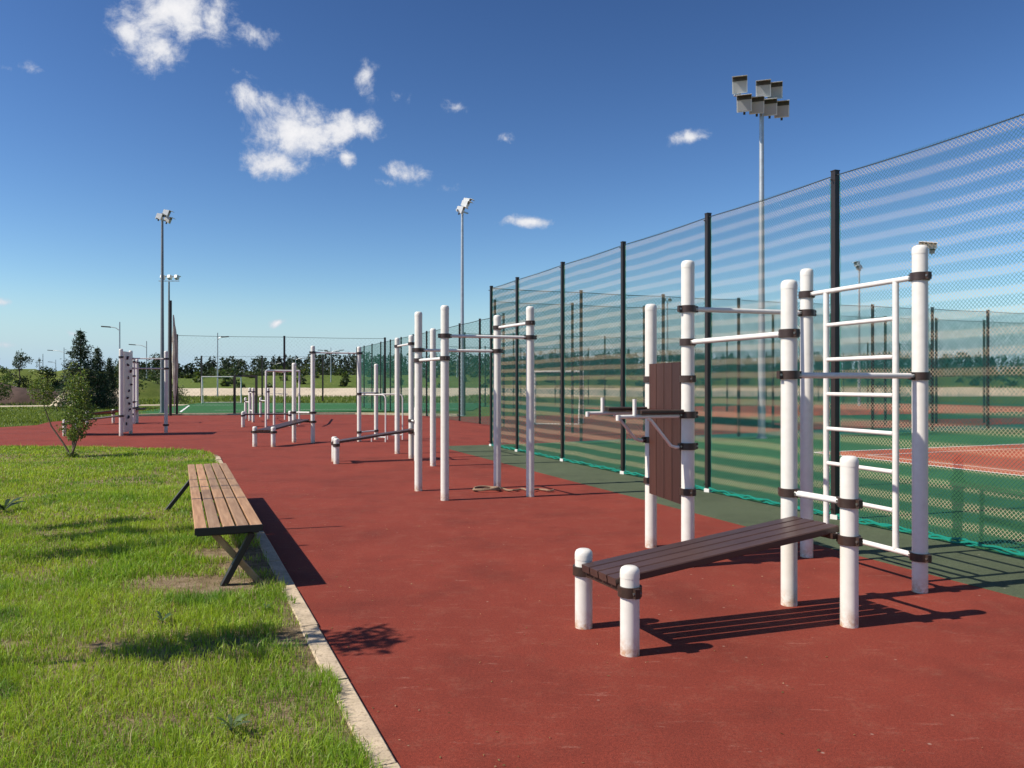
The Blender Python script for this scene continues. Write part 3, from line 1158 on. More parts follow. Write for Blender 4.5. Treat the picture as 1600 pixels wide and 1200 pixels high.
def net_fence(start, d, n, sp, h, style, label, group='net fences', pw=.033, skip_first=False, hem=True):
    d = Vector(d).normalized()
    a = math.atan2(d.y, d.x)
    p0 = Vector((*start, 0))
    fr = root('net_fence', p0, label, 'fence', group)
    nrm = Vector((-d.y, d.x, 0))
    for k in range(n + 1):
        if k == 0 and skip_first:
            continue
        q = p0 + d * (k * sp)
        mb = MB()
        mb.box((0, 0, h / 2 + .03), (pw, 0, 0), (0, pw, 0), (0, 0, h / 2 - .03))
        mb.box((0, 0, h + .006), (pw + .004, 0, 0), (0, pw + .004, 0), (0, 0, .006))
        po = put('post', mb.mesh('post', 'black_metal', False), fr, q, a)
        if style == 'near':
            mb = MB()
            mb.box((0, 0, .028), (.042, 0, 0), (0, .042, 0), (0, 0, .028))
            put('post_foot', mb.mesh('post_foot', 'concrete_foot', False), po, q, a)
            mb = MB()
            mb.tube([(.04, -.02, h - .10), (.075, -.02, h - .10)], .008, 6)
            mb.tube([(.04, -.02, .12), (.075, -.02, .12)], .008, 6)
            put('hook', mb.mesh('hook', 'black_metal', False), po, q, a)
    for k in range(n):
        q = p0 + d * (k * sp)
        for mat, me in net_mesh(sp - .14, h, style):
            o = put('net', me, fr, q + d * .07, a)
            tag(o, kind='stuff')
    # tension wires, and the gathered hem along the ground
    mb = MB()
    L = n * sp
    tr = {'near': .006, 'mid': .008, 'far': .012}.get(style, .010)
    for k in range(n):
        pts = [p0 + d * (k * sp + sp * t) + Z * (h - .045 - .018 * math.sin(math.pi * t)) for t in (0, .25, .5, .75, 1)]
        mb.tube(pts, tr, 5)
    part(mb, 'top_wire', 'net_dark', fr)
    if hem and style == 'near':
        mb = MB()
        for off, r_, ph in ((0, .012, 0), (.014, .010, 2), (-.012, .009, 4)):
            pts = []
            m_ = int(L / .06)
            for i in range(m_ + 1):
                t = i / m_
                pts.append(p0 + d * (L * t) + nrm * (off + .006 * math.sin(i * .9 + ph)) + Z * (.045 + .016 * math.sin(i * .37 + ph) + .01 * math.sin(i * 1.3 + ph)))
            mb.tube(pts, r_, 5)
        part(mb, 'net_hem', 'net_green', fr)
        for k in range(n):
            for sx in (.075, sp - .075):
                mb = MB()
                pts = [p0 + d * (k * sp + sx + .004 * math.sin(i * 1.1)) + Z * (.06 + (h - .12) * i / 60) for i in range(61)]
                mb.tube(pts, .004, 4)
                part(mb, 'net_edge', 'net_green', fr)
    return fr


SP = 2.452
start = Vector((*fen(-2 * SP), 0))
net_fence((start.x, start.y), U, 6, SP, 4.0, 'near', 'tall green net fence on dark posts along the near edge of the court')
# last near panel up to the corner
net_fence(fen(4 * SP), U, 1, FEND - 4 * SP, 4.0, 'near', 'short last panel of the green net fence at the path corner', skip_first=True)
net_fence(fen(FEND), V, 9, 2.5, 4.0, 'mid', 'green net fence closing the far end of the near court', skip_first=True)
net_fence(fen(FEND + 3.0, 1.2), V, 10, 2.5, 4.0, 'mid', 'second green net fence just behind the far end of the near court')
net_fence((-2.25, 37.7), V, 12, 2.5, 4.0, 'far', 'distant green net fence starting beside the thin floodlight mast')
net_fence(fen(FEND + 30, 8), V, 16, 2.5, 4.0, 'far', 'farthest green net fence beyond the second court')
net_fence(fen(FEND + 7, 3), U, 11, 2.5, 4.0, 'far', 'green net fence running away along the side of the second court')
net_fence((-16.55, 39.2), (5.0, 1.35, 0), 2, 5.1, 4.0, 'thin', 'thin dark net fence behind the red path in front of the turf', pw=.05)
net_fence((-27.0, 69), (1, .02, 0), 5, 5.25, 4.0, 'thin', 'thin dark net fence at the far end of the turf field', pw=.06)

# tall dark post with the gathered net beside it
st = root('net_post', (-16.75, 38.9, 0), 'tall dark post with a gathered beige net hanging beside it', 'post')
mb = MB()
mb.tube([(-16.75, 38.9, 0), (-16.75, 38.9, 5.65)], .075, 10)
part(mb, 'pole', 'black_metal', st)
mb = MB()
for k in range(16):
    pts, rr = [], []
    ph, wd = random.uniform(0, 6), random.uniform(-.10, .06)
    for i in range(30):
        t = i / 29
        sp_ = math.sin(min(1, t * 1.08) * math.pi) ** .8
        pts.append((-16.62 + .05 * t + (wd + .09) * sp_ + .012 * math.sin(i * .9 + ph), 38.95 + .10 * sp_ * math.sin(ph) + .01 * math.cos(i + ph), .15 + 4.8 * (1 - t)))
        rr.append(.012 + .022 * sp_ * (1 + .4 * math.sin(i * 1.3 + ph)))
    mb.tube(pts, rr, 5)
tag(part(mb, 'gathered_net', 'beige_net', st), kind='stuff')

# black gate frame
st = root('gate_frame', (-13.45, 40.0, 0), 'black steel gate frame standing at the back of the red path', 'gate')
for x in (-14.0, -12.9):
    mb = MB()
    mb.box((x, 40.05, 1.0), (.05, 0, 0), (0, .05, 0), (0, 0, 1.0))
    part(mb, 'gate_post', 'black_metal', st, False)
mb = MB()
mb.box((-13.45, 40.05, 1.96), (.498, 0, 0), (0, .045, 0), (0, 0, .04))
part(mb, 'crossbar', 'black_metal', st, False)


# ------------------------------------------------------------------ goals
def goal(loc, d, w, h, dep, label):
    d = Vector(d).normalized()
    n = Vector((-d.y, d.x, 0))
    o = Vector((*loc, 0))
    st = root('goal', o, label, 'goal', 'white goals')
    for k in (0, 1):
        q = o + d * (w * k)
        mb = MB()
        mb.tube([q, q + Z * h], .045, 10)
        part(mb, 'goal_post', 'white_bar', st)
        mb = MB()
        mb.tube([q + Z * (h - .02) + n * .05, q + n * dep * .35 + Z * (h - .02), q + n * dep * .5 + Z * (h - .12), q + n * dep + Z * .03], .025, 8)
        mb.tube([q + n * dep + Z * .03, q + n * .05 + Z * .03], .025, 8)
        part(mb, 'side_frame', 'white_bar', st)
    mb = MB()
    mb.tube([o + Z * (h + .045) - d * .045, o + d * (w + .045) + Z * (h + .045)], .045, 10)
    part(mb, 'crossbar', 'white_bar', st)
    mb = MB()
    mb.tube([o + n * dep + Z * .03, o + d * w + n * dep + Z * .03], .025, 8)
    part(mb, 'back_bar', 'white_bar', st)


goal((.92, 31.6), (1.32, -.3, 0), 1.9, 2.0, -1.1, 'white goal frame on the court seen through the green nets')
goal((-25.2, 64.5), (.9, .25, 0), 3.0, 2.1, 1.1, 'small white goal on the turf field in the left distance')


# ------------------------------------------------------------------ floodlight masts and street lamps
def floodlight(st, c, f, w=.36, h=.42, dep=.22, tilt=.35):
    """box lamp at c facing f (horizontal), tilted down"""
    c, f = Vector(c), Vector(f).normalized()
    sdir = Vector((-f.y, f.x, 0))
    ff = (f * math.cos(tilt) - Z * math.sin(tilt)).normalized()
    up = sdir.cross(ff)
    if up.z < 0:
        up = -up
    mb = MB()
    a = [c + sdir * sx * w / 2 + up * sz * h / 2 + ff * .08 for sz in (-1, 1) for sx in (-1, 1)]
    b_ = [c + sdir * sx * w * .36 + up * sz * h * .36 - ff * dep for sz in (-1, 1) for sx in (-1, 1)]
    mb.add(a + b_, [(0, 1, 3, 2), (5, 4, 6, 7), (0, 4, 5, 1), (2, 3, 7, 6), (0, 2, 6, 4), (1, 5, 7, 3)])
    mb.box(c + ff * .17 + up * (h / 2 + .006), sdir * (w / 2), ff * .10, up * .006)
    body = part(mb, 'floodlight', 'lamp_white', st, False)
    mb = MB()
    mb.box(c + ff * .084, sdir * (w / 2 - .03), ff * .002, up * (h / 2 - .03))
    part(mb, 'lens', 'lens', body, False)
    mb = MB()
    mb.box(c + ff * .087 + up * (h / 2 - .075), sdir * (w / 2 - .01), ff * .004, up * .055)
    part(mb, 'visor_strip', 'lamp_dark', body, False)
    mb = MB()
    mb.box(c - ff * (dep * .3) - up * (h / 2 + .03), sdir * .03, ff * .03, up * .05)
    part(mb, 'bracket', 'lamp_dark', body, False)


def mast(loc, h, label, lamps, arm_dir, face, r0=.11, r1=.06, arms=(), pm='galvanised', lw=.31):
    """lamps: (offset along arm, z); arms: (z, a, b)"""
    x, y = loc
    st = root('floodlight_mast', (x, y, 0), label, 'floodlight mast', 'floodlight masts')
    mb = MB()
    mb.lathe([(r0 * 1.5, 0), (r0 * 1.5, .03), (r0, .035), (r0 * .98, 1.5), (r0 * .75, h * .5), (r1, h)], 14, (x, y, 0))
    part(mb, 'pole', pm, st)
    d = Vector(arm_dir).normalized()
    for z_, a, b_ in arms:
        mb = MB()
        c = Vector((x, y, z_))
        mb.box(c + d * (a + b_) / 2, d * ((b_ - a) / 2), Vector((-d.y, d.x, 0)) * .035, Z * .03)
        part(mb, 'cross_arm', 'galvanised', st, False)
    for off, z_ in lamps:
        floodlight(st, Vector((x, y, z_)) + d * off + Vector(face).normalized() * .14, face, lw, lw * 1.12)


NU = -U
mast((7.14, 22.7), 9.75, 'tall grey floodlight mast with seven lamps behind the near net fence',
     [(-.60, 9.46), (-.17, 9.46), (.28, 9.46), (.71, 9.46), (-.75, 9.96), (.06, 9.96), (.47, 9.96)], V, (-.3, -.95, 0), arms=((9.70, -.95, .75), (9.44, -.8, .88)), lw=.41)
mast((-2.42, 38.6), 10.2, 'slim grey floodlight mast in the middle of the picture', [(-.3, 9.95), (.1, 10.3), (.25, 10.45)], (.5, .86, 0), (1, -.2, 0), arms=((9.95, -.5, .5),))
mast((-18.95, 43.0), 10.8, 'tall dark floodlight mast on the left with lamps facing right', [(-.3, 10.55), (.2, 10.85), (.3, 10.5)], (.3, .95, 0), (1, .1, 0), arms=((10.45, -.5, .5),), pm='mast_shaded')
mast((-26.8, 62.0), 9.55, 'thin floodlight mast with three lamps in a row on the left', [(-.55, 9.9), (0, 9.9), (.55, 9.9)], (1, 0, 0), (.2, 1, 0), arms=((9.6, -.8, .8),), pm='mast_shaded')
mast((24.9, 47.6), 9.3, 'floodlight mast whose lamps show over the ladder post on the right', [(-.5, 9.9), (-.15, 9.9), (.2, 9.9), (.5, 9.9), (-.2, 9.55), (.35, 9.55)], V, (-.3, -.95, 0), arms=((9.7, -.7, .7),))
mast((24.5, 56), 9.6, 'slim floodlight mast seen through the ladder on the right', [(-.1, 9.75), (.1, 10.05)], U, (-.9, -.3, 0), arms=((9.7, -.3, .3),))
mast((15.2, 77.6), 9.6, 'distant floodlight mast with twin lamps right of centre behind nets', [(-.3, 9.8), (.3, 9.8)], V, (-.3, -.95, 0), arms=((9.7, -.5, .5),))


def street_lamp(loc, h, label, heads):
    x, y = loc
    z0 = float(ground_height(x, y)) - .06
    st = root('street_lamp', (x, y, z0), label, 'street lamp', 'street lamps along the road')
    mb = MB()
    mb.lathe([(.11, 0), (.09, 1.2), (.06, h)], 8, (x, y, z0))
    part(mb, 'pole', 'galvanised', st)
    for dx in heads:
        mb = MB()
        s_ = 1 if dx > 0 else -1
        mb.tube([(x, y, z0 + h - .9), (x + dx * .4, y, z0 + h - .62), (x + dx, y, z0 + h - .5)], .045, 6)
        part(mb, 'arm', 'galvanised', st)
        mb = MB()
        mb.box((x + dx + s_ * .4, y, z0 + h - .5), (.45, 0, .03 * s_), (0, .17, 0), (0, 0, .06))
        part(mb, 'lamp_head', 'lamp_dark', st, False)


for (px, py, dist, hh, heads, lab) in (
        (187, 503, 82, None, (-1.0,), 'street lamp with one arm rising beside the white climbing panel'),
        (229, 533, 112, None, (-1.6,), 'street lamp with one arm between the climbing panel and its bar'),
        (100, 543, 140, None, (-2.0,), 'street lamp with one arm left of the spruce'),
        (340, 520, 98, None, (.5,), 'dark street lamp above the small white goal'),
        (517, 543, 150, None, (-1.6, 1.6), 'tallest two-armed street lamp under the high bar'),
        (462, 556, 178, None, (-1.6, 1.6), 'two-armed street lamp just left of the tall bar posts'),
        (430, 564, 205, None, (-1.6, 1.6), 'small two-armed street lamp near the white tube frame'),
        (603, 561, 195, None, (-1.6, 1.6), 'two-armed street lamp right of the parallel bars'),
        (577, 563, 215, None, (-1.6, 1.6), 'faint two-armed street lamp near the parallel bars'),
        (67, 553, 150, None, (), 'plain lamp pole left of the spruce'),
        (87, 562, 175, None, (-.8,), 'small lamp pole above the round bush'),
        (638, 556, 190, None, (-1.6, 1.6), 'two-armed street lamp behind the second workout station'),
        (714, 548, 165, None, (-1.6,), 'street lamp just left of the thin floodlight mast')):
    x = (px - 800) / FX * dist
    h_ = CAM_H + (600 - py) * dist / FX - (float(ground_height(x, dist)) - .06)
    street_lamp((x, dist), h_, lab, heads)

# ------------------------------------------------------------------ park bench on the lawn
BD = Vector((-.3870, .9221, 0))
BN = Vector((.9221, .3870, 0))
b0 = Vector((-2.12, 5.95, 0))
BL = 5.08
st = root('park_bench', b0, 'long slatted wooden bench with crossed legs on the lawn beside the kerb', 'bench')
w_ = (.478 - 4 * .016) / 5
for k in range(5):
    off = BN * (-.239 + w_ / 2 + k * (w_ + .016))
    for j, (a, c) in enumerate(((0, 2.28), (2.29, BL))):
        mb = MB()
        q = b0 + off + BD * ((a + c) / 2) + Z * .467
        l2 = (c - a) / 2
        zt = random.uniform(-.0025, .0025)
        mb.plank((0, -l2, zt), (0, l2, zt), (1, 0, 0), w_, .045, .004)
        put('seat_plank', mb.mesh('seat_plank', 'bench_wood'), st, q, math.atan2(BD.y, BD.x) - math.pi / 2)
for s_ in (.16, 2.12, 2.46, BL - .62):
    mb = MB()
    mb.box(b0 + BD * s_ + Z * .424, BN * .225, BD * .03, Z * .0195)
    part(mb, 'cross_bearer', 'steel_and_shade', st, False)
mb = MB()
mb.box(b0 + BD * -.008 + Z * .464, BN * .241, BD * .006, Z * .025)  # dark strip painting the shade on the near plank ends, no real board
part(mb, 'shaded_end', 'steel_and_shade', st, False)
mb = MB()
for sg in (-1, 1):
    mb.box(b0 + BN * (.20 * sg) + BD * (BL / 2) + Z * .425, BN * .018, BD * (BL / 2 - .7), Z * .016)
part(mb, 'long_bearer', 'steel_and_shade', st, False)


def leg(s_, x0, x1, mat, zt=.41, lean=0.0):
    mb = MB()
    p0 = b0 + BD * (s_ + lean) + BN * x0 + Z * zt
    p1 = b0 + BD * s_ + BN * x1 + Z * .0
    mb.plank(p0, p1, BD, .075, .045, .004)
    part(mb, 'leg', mat, st)


leg(.10, .17, -.05, 'steel_and_shade')
leg(.19, -.10, .24, 'leg_wood')
leg(2.40, .17, -.05, 'steel_and_shade')
leg(2.32, -.10, .24, 'leg_wood')
leg(4.0, -.20, -.52, 'steel_and_shade', .42)
leg(4.1, .15, .30, 'leg_wood')

# ------------------------------------------------------------------ plants
def leaf_faces(cent, size, cols, aspect=.55, up=0.0, tilt=None):
    """random rhombic leaves. cent (n,3), size (n,), cols (n,3)"""
    n = len(cent)
    d = RNG.normal(size=(n, 3))
    d[:, 2] += up
    d /= np.linalg.norm(d, axis=1)[:, None]
    a = np.cross(d, RNG.normal(size=(n, 3)))
    a /= np.linalg.norm(a, axis=1)[:, None]
    s_ = size[:, None]
    v = np.stack([cent, cent + d * s_ * .5 + a * s_ * aspect * .5, cent + d * s_, cent + d * s_ * .5 - a * s_ * aspect * .5], 1).reshape(-1, 3)
    f = (np.arange(n)[:, None] * 4 + np.arange(4)[None, :])
    return v, f, np.repeat(cols, 4, 0)


def blob_points(c, r, n, shell=.55):
    d = RNG.normal(size=(n, 3))
    d /= np.linalg.norm(d, axis=1)[:, None]
    rad = RNG.uniform(shell ** 3, 1, n) ** (1 / 3)
    return np.asarray(c) + d * rad[:, None] * np.asarray(r)


def leaf_cols(n, c, var=.35):
    k = RNG.uniform(1 - var, 1 + var, (n, 1))
    h = RNG.uniform(-.15, .15, n)
    col = np.asarray(c)[None, :] * k
    col[:, 0] *= 1 + h * 1.5
    return np.clip(col, 0, 1)


def join(arrs):
    V_, F_, C_, o = [], [], [], 0
    for v, f, c in arrs:
        V_.append(v)
        F_.append(f + o)
        C_.append(c)
        o += len(v)
    return np.concatenate(V_), np.concatenate(F_), np.concatenate(C_)


def crown_obj(name, arrs, mat, parent):
    v, f, c = join(arrs)
    l = WLOC[parent.name]
    me = np_mesh(name, v - np.array(l)[None, :], f, mat, c)
    return put(name, me, parent, l)


def stem_path(p, q, wob, n=7):
    p, q = Vector(p), Vector(q)
    pts = []
    for i in range(n):
        t = i / (n - 1)
        o = Vector((random.uniform(-wob, wob), random.uniform(-wob, wob), 0)) if 0 < i < n - 1 else Vector((0, 0, 0))
        pts.append(p.lerp(q, t) + o)
    return pts


def broad_tree(name, x, y, h, rx, trunk_r, label, cat, col, nclump, nleaf, ls, crown_lo=.3, group=None, rz=None):
    z0 = float(ground_height(x, y)) - .06
    t = root(name, (x, y, z0), label, cat, group)
    mb = MB()
    top = Vector((x + random.uniform(-.1, .1) * h * .3, y, z0 + h * .86))
    tp = stem_path((x, y, z0), top, h * .015)
    mb.tube(tp, [trunk_r * (1 - .8 * i / 6) for i in range(7)], 7)
    arrs = []
    for k in range(nclump):
        a = random.uniform(0, 6.28)
        zz = random.uniform(crown_lo, .97)
        prof = math.sin(min(1, (zz - crown_lo) / (1 - crown_lo) * .9 + .12) * math.pi) ** .7
        rr = rx * prof * random.uniform(.25, 1.0)
        c = (x + rr * math.cos(a), y + rr * math.sin(a), z0 + h * zz)
        s_ = rx * random.uniform(.22, .40)
        base = tp[min(6, int(zz * 6))]
        mb.tube([base, (Vector(c) + base) / 2 + Z * .02 * h, c], [trunk_r * .3, trunk_r * .2, trunk_r * .08], 5, False)
        pts = blob_points(c, (s_, s_, s_ * .85), nleaf, .3)
        shade = random.uniform(.75, 1.2)
        arrs.append(leaf_faces(pts, RNG.uniform(.7, 1.3, nleaf) * ls, leaf_cols(nleaf, col) * shade, .6))
    part(mb, 'trunk', 'bark', t)
    crown_obj('crown', arrs, 'leaf', t)
    return t


def spruce(name, x, y, h, rx, label, col=(.034, .060, .028), dens=1.0, group=None):
    z0 = float(ground_height(x, y)) - .06
    t = root(name, (x, y, z0), label, 'tree', group)
    mb = MB()
    mb.tube([(x, y, z0), (x, y, z0 + h * .5), (x, y, z0 + h)], [h * .018, h * .010, h * .002], 7)
    arrs = []
    nl = int(16 * dens)
    for i in range(nl):
        tt = i / nl
        z_ = z0 + h * (.04 + .93 * tt)
        L = rx * (1 - tt) ** .85 * random.uniform(.75, 1.1) + .05 * rx
        nb = random.randint(6, 9) if tt < .8 else 5
        a0 = random.uniform(0, 6.28)
        for k in range(nb):
            a = a0 + 6.283 * k / nb + random.uniform(-.25, .25)
            LL = L * random.uniform(.65, 1.15)
            tip = Vector((x + LL * math.cos(a), y + LL * math.sin(a), z_ + LL * (.18 if tt > .6 else -.05) + random.uniform(-.05, .05) * LL))
            o = Vector((x, y, z_))
            mb.tube([o, tip], [h * .004, h * .0012], 4, False)
            m_ = int(22 * dens * (LL / rx + .35))
            s_ = RNG.uniform(.15, 1, m_) ** .8
            pts = np.array(o)[None, :] + (np.array(tip) - np.array(o))[None, :] * s_[:, None] + RNG.normal(size=(m_, 3)) * (LL * .075)
            pts[:, 2] -= RNG.uniform(0, LL * .10, m_)
            arrs.append(leaf_faces(pts, RNG.uniform(.6, 1.3, m_) * h * .035, leaf_cols(m_, col, .4), .32))
    part(mb, 'trunk', 'bark', t)
    crown_obj('crown', arrs, 'needle', t)


# young bush-like sapling on the lawn's far edge
def sapling(x, y, label):
    t = root('sapling', (x, y, 0.0), label, 'sapling')
    arrs = []
    stems = [((-.60, .1, 1.10), (-.62, .05, 1.74)), ((.10, .0, 1.05), (.16, .1, 1.80)), ((.28, -.1, .8), (.36, .05, 1.45)), ((-.05, .15, .5), (.0, .1, .75))]
    for mid, top in stems:
        mb = MB()
        p0 = Vector((x + random.uniform(-.05, .05), y, .01))
        m0 = Vector((x + mid[0] * .75, y + mid[1], mid[2] * .62))
        m1 = Vector((x + mid[0], y + mid[1], mid[2]))
        tp = Vector((x + top[0], y + top[1], top[2]))
        pts = [p0, p0.lerp(m0, .5) + Vector((.02, 0, 0)), m0, m0.lerp(m1, .5), m1, tp]
        mb.tube(pts, [.022, .018, .015, .012, .009, .003], 6)
        for b_ in range(16):
            q = m0.lerp(tp, random.uniform(.05, 1)) if top[2] > 1 else m0.lerp(tp, random.uniform(.2, 1))
            e = q + Vector((random.uniform(-.20, .20), random.uniform(-.20, .20), random.uniform(.02, .20)))
            mb.tube([q, e], [.005, .002], 4, False)
            n = 26
            pts2 = blob_points(e, (.085, .085, .085), n, .1)
            arrs.append(leaf_faces(pts2, RNG.uniform(.03, .06, n), leaf_cols(n, (.15, .205, .048), .45), .55))
        part(mb, 'stem', 'bark', t)
    # dense lower clump between the stems
    for c, rr, n in (((x + .10, y, .52), (.20, .2, .15), 600), ((x + .20, y, .98), (.30, .28, .40), 1250), ((x - .62, y, 1.42), (.24, .22, .26), 700), ((x + .12, y, 1.45), (.24, .22, .34), 750), ((x + .02, y, .07), (.13, .13, .09), 200), ((x - .25, y, 1.12), (.16, .15, .16), 120)):
        pts = blob_points(c, rr, n, .2)
        arrs.append(leaf_faces(pts, RNG.uniform(.03, .065, n), leaf_cols(n, (.125, .18, .042), .5), .55))
    crown_obj('crown', arrs, 'leaf', t)


sapling(-9.1, 16.35, 'young leafy sapling with forked stems on the far edge of the lawn')

TG = 'trees in the left background'
spruce('spruce_tree', -27.2, 50, 5.15, 1.75, 'tall dark pointed spruce behind the sapling', dens=1.9, group=TG)
spruce('spruce_tree', -26.9, 51.5, 4.1, 1.2, 'shorter dark spruce right beside the tall spruce', dens=1.9, group=TG)
spruce('spruce_tree', -27.4, 54, 3.5, 1.0, 'small thin spruce to the right of the two spruces', dens=1.9, group=TG)
broad_tree('leafy_tree', -39.5, 60, 3.7, 1.5, .09, 'bright green leafy tree at the left picture edge', 'tree', (.09, .14, .035), 30, 80, .16, .1, TG)
broad_tree('leafy_tree', -46.6, 75, 4.9, 1.25, .10, 'slender upright tree standing on the brown earth mound', 'tree', (.04, .065, .03), 22, 60, .16, .3, TG)
broad_tree('leafy_tree', -47.5, 80, 4.4, .7, .05, 'thin sparse young tree right of the slender tree', 'tree', (.06, .075, .05), 8, 20, .14, .45, TG)
broad_tree('bush', -44.5, 76, 3.0, 1.6, .08, 'round dark green bush on the grassy knoll', 'bush', (.03, .055, .022), 24, 60, .16, .35, TG)
broad_tree('bush', -33.0, 66, 2.9, 2.0, .08, 'green bush to the left of the climbing panel', 'bush', (.05, .085, .025), 26, 60, .18, .1, TG)
broad_tree('bush', -35.0, 72, 3.9, 1.5, .08, 'dark bush behind the climbing panel', 'bush', (.03, .055, .02), 22, 60, .18, .1, TG)
broad_tree('bush', -42.5, 95, 5.0, 2.4, .1, 'dark rounded tree under the pull-up bar on the left', 'tree', (.028, .05, .02), 26, 60, .24, .1, TG)
broad_tree('bush', -40.5, 92, 3.4, 2.2, .1, 'light green low bush beside the dark rounded tree', 'bush', (.06, .095, .03), 24, 60, .22, .05, TG)
broad_tree('bush', -27.3, 65, 1.6, 1.5, .05, 'low weedy bush behind the gathered net', 'bush', (.06, .085, .03), 18, 60, .12, .02, TG)

# saplings on the lawn just out of the picture; their shadows fall across it
def lawn_tree(x, y, h, crown_c, crown_r, n, label):
    t = root('young_tree', (x, y, 0.0), label, 'tree', 'young trees left of the lawn')
    mb = MB()
    mb.tube(stem_path((x, y, 0), (x, y, h), .02), [.030, .028, .026, .025, .024, .023, .021], 7)
    arrs = []
    for k in range(14):
        zz = random.uniform(crown_c - crown_r[1], crown_c + crown_r[1])
        a = random.uniform(0, 6.28)
        e = Vector((x + crown_r[0] * .7 * math.cos(a), y + crown_r[0] * .7 * math.sin(a), zz + .1))
        mb.tube([(x, y, zz - .1), e], [.007, .003], 4, False)
        pts = blob_points(e, (crown_r[0] * .5,) * 3, n // 14, .1)
        arrs.append(leaf_faces(pts, RNG.uniform(.05, .09, len(pts)), leaf_cols(len(pts), (.07, .115, .03), .4), .55))
    part(mb, 'trunk', 'bark', t)
    crown_obj('crown', arrs, 'leaf', t)


lawn_tree(-3.60, 3.94, 3.02, 2.0, (.28, .85), 1150, 'young leafy tree left of the lawn nearest the viewer')
lawn_tree(-5.66, 7.50, 4.05, 1.75, (.24, .6), 900, 'slim young tree left of the lawn near the bench')
lawn_tree(-5.92, 8.14, 3.6, 1.5, (.22, .5), 700, 'slim young tree left of the lawn level with the bench end')
lawn_tree(-5.18, 6.67, 3.4, 1.4, (.22, .5), 700, 'slim young tree left of the lawn before the bench')


# far wood: one mass of many trees
def far_wood():
    arrs = []
    for row, (y0, dens, hh) in enumerate(((205, 1.3, (4.0, 6.2)), (190, 1.0, (1.4, 2.8)), (225, 1.6, (4.4, 6.6)), (214, 1.3, (1.6, 3.0)), (245, 1.3, (5.0, 7.8)), (152, .5, (.5, 1.1)), (170, .7, (.6, 1.5)), (132, .3, (.4, .8)))):
        x = -190.0
        while x < 330:
            x += random.uniform(1.2, 3.4) / dens
            y = y0 + random.uniform(-8, 8)
            if x / y < -.475 and not (row in (1, 3, 5, 6, 7) and x / y > -.56):
                continue
            dip = .72 + .5 * float(vnoise(x, 0, 26, 9))
            if x / y < -.40:
                dip *= .75
            h = random.uniform(*hh) * dip
            z0 = float(ground_height(x, y)) - .1
            con = random.random() < .55 and row not in (1, 3, 5, 6, 7)
            n = 170 if row not in (1, 3, 5, 6, 7) else 90
            tt = RNG.uniform(0, 1, n)
            if con:
                rr = h * .19 * (1 - tt) ** .8 + .12
            else:
                rr = h * (.34 if row not in (1, 3, 5, 6, 7) else .7) * np.sin(np.clip(tt * .85 + .12, 0, 1) * math.pi) ** .6
            a = RNG.uniform(0, 6.283, n)
            q = np.sqrt(RNG.uniform(.1, 1, n)) * rr
            pts = np.stack([x + q * np.cos(a), y + q * np.sin(a), z0 + h * (tt * .97)], 1)
            col = (.016, .028, .015) if con else (.026, .042, .017)
            if row in (1, 3, 5, 6, 7):
                con = False
                col = (.045, .068, .022) if row < 5 else (.075, .105, .03)
            arrs.append(leaf_faces(pts, RNG.uniform(.6, 1.3, n) * (.62 if not con else .5), leaf_cols(n, col, .4) * random.uniform(.75, 1.25), .75))
    v, f, c = join(arrs)
    tag(put('far_wood', np_mesh('far_wood', v, f, 'leaf', c)), kind='stuff', label='dark belt of woodland along the horizon')


far_wood()


def litter():
    n = 260
    s_ = RNG.uniform(-1, 13.5, n) ** 1.0
    off = np.abs(RNG.normal(0, .5, n)) ** 1.3 * 1.6 + .02
    x = KR.x + KD.x * s_ + KD.y * off
    y = KR.y + KD.y * s_ - KD.x * off
    n2 = 140
    x = np.concatenate([x, RNG.uniform(-1.5, 3.2, n2)])
    y = np.concatenate([y, RNG.uniform(3.0, 9.0, n2)])
    ok = x < 3.6 - .39 * (y - 5.9)
    x, y = x[ok], y[ok]
    n = len(x)
    a = RNG.uniform(0, 6.283, n)
    L = RNG.uniform(.004, .011, n)
    w = L * RNG.uniform(.15, .5, n)
    d = np.stack([np.cos(a), np.sin(a), np.zeros(n)], 1)
    e = np.stack([-np.sin(a), np.cos(a), np.zeros(n)], 1)
    c = np.stack([x, y, np.full(n, .004)], 1)
    up = np.array([[0, 0, 1.0]]) * RNG.uniform(.001, .006, n)[:, None]
    v = np.stack([c - d * L[:, None], c - e * w[:, None] + up, c + d * L[:, None], c + e * w[:, None] + up * .3], 1).reshape(-1, 3)
    f = np.arange(n)[:, None] * 4 + np.arange(4)[None]
    col = np.where(RNG.uniform(0, 1, (n, 1)) < .5, np.array([[.40, .31, .19]]), np.array([[.20, .19, .07]])) * RNG.uniform(.6, 1.2, (n, 1))
    tag(put('litter', np_mesh('litter', v, f, 'leaf', np.repeat(col, 4, 0))), kind='stuff', label='dry grass clippings and grit scattered on the red path')


litter()


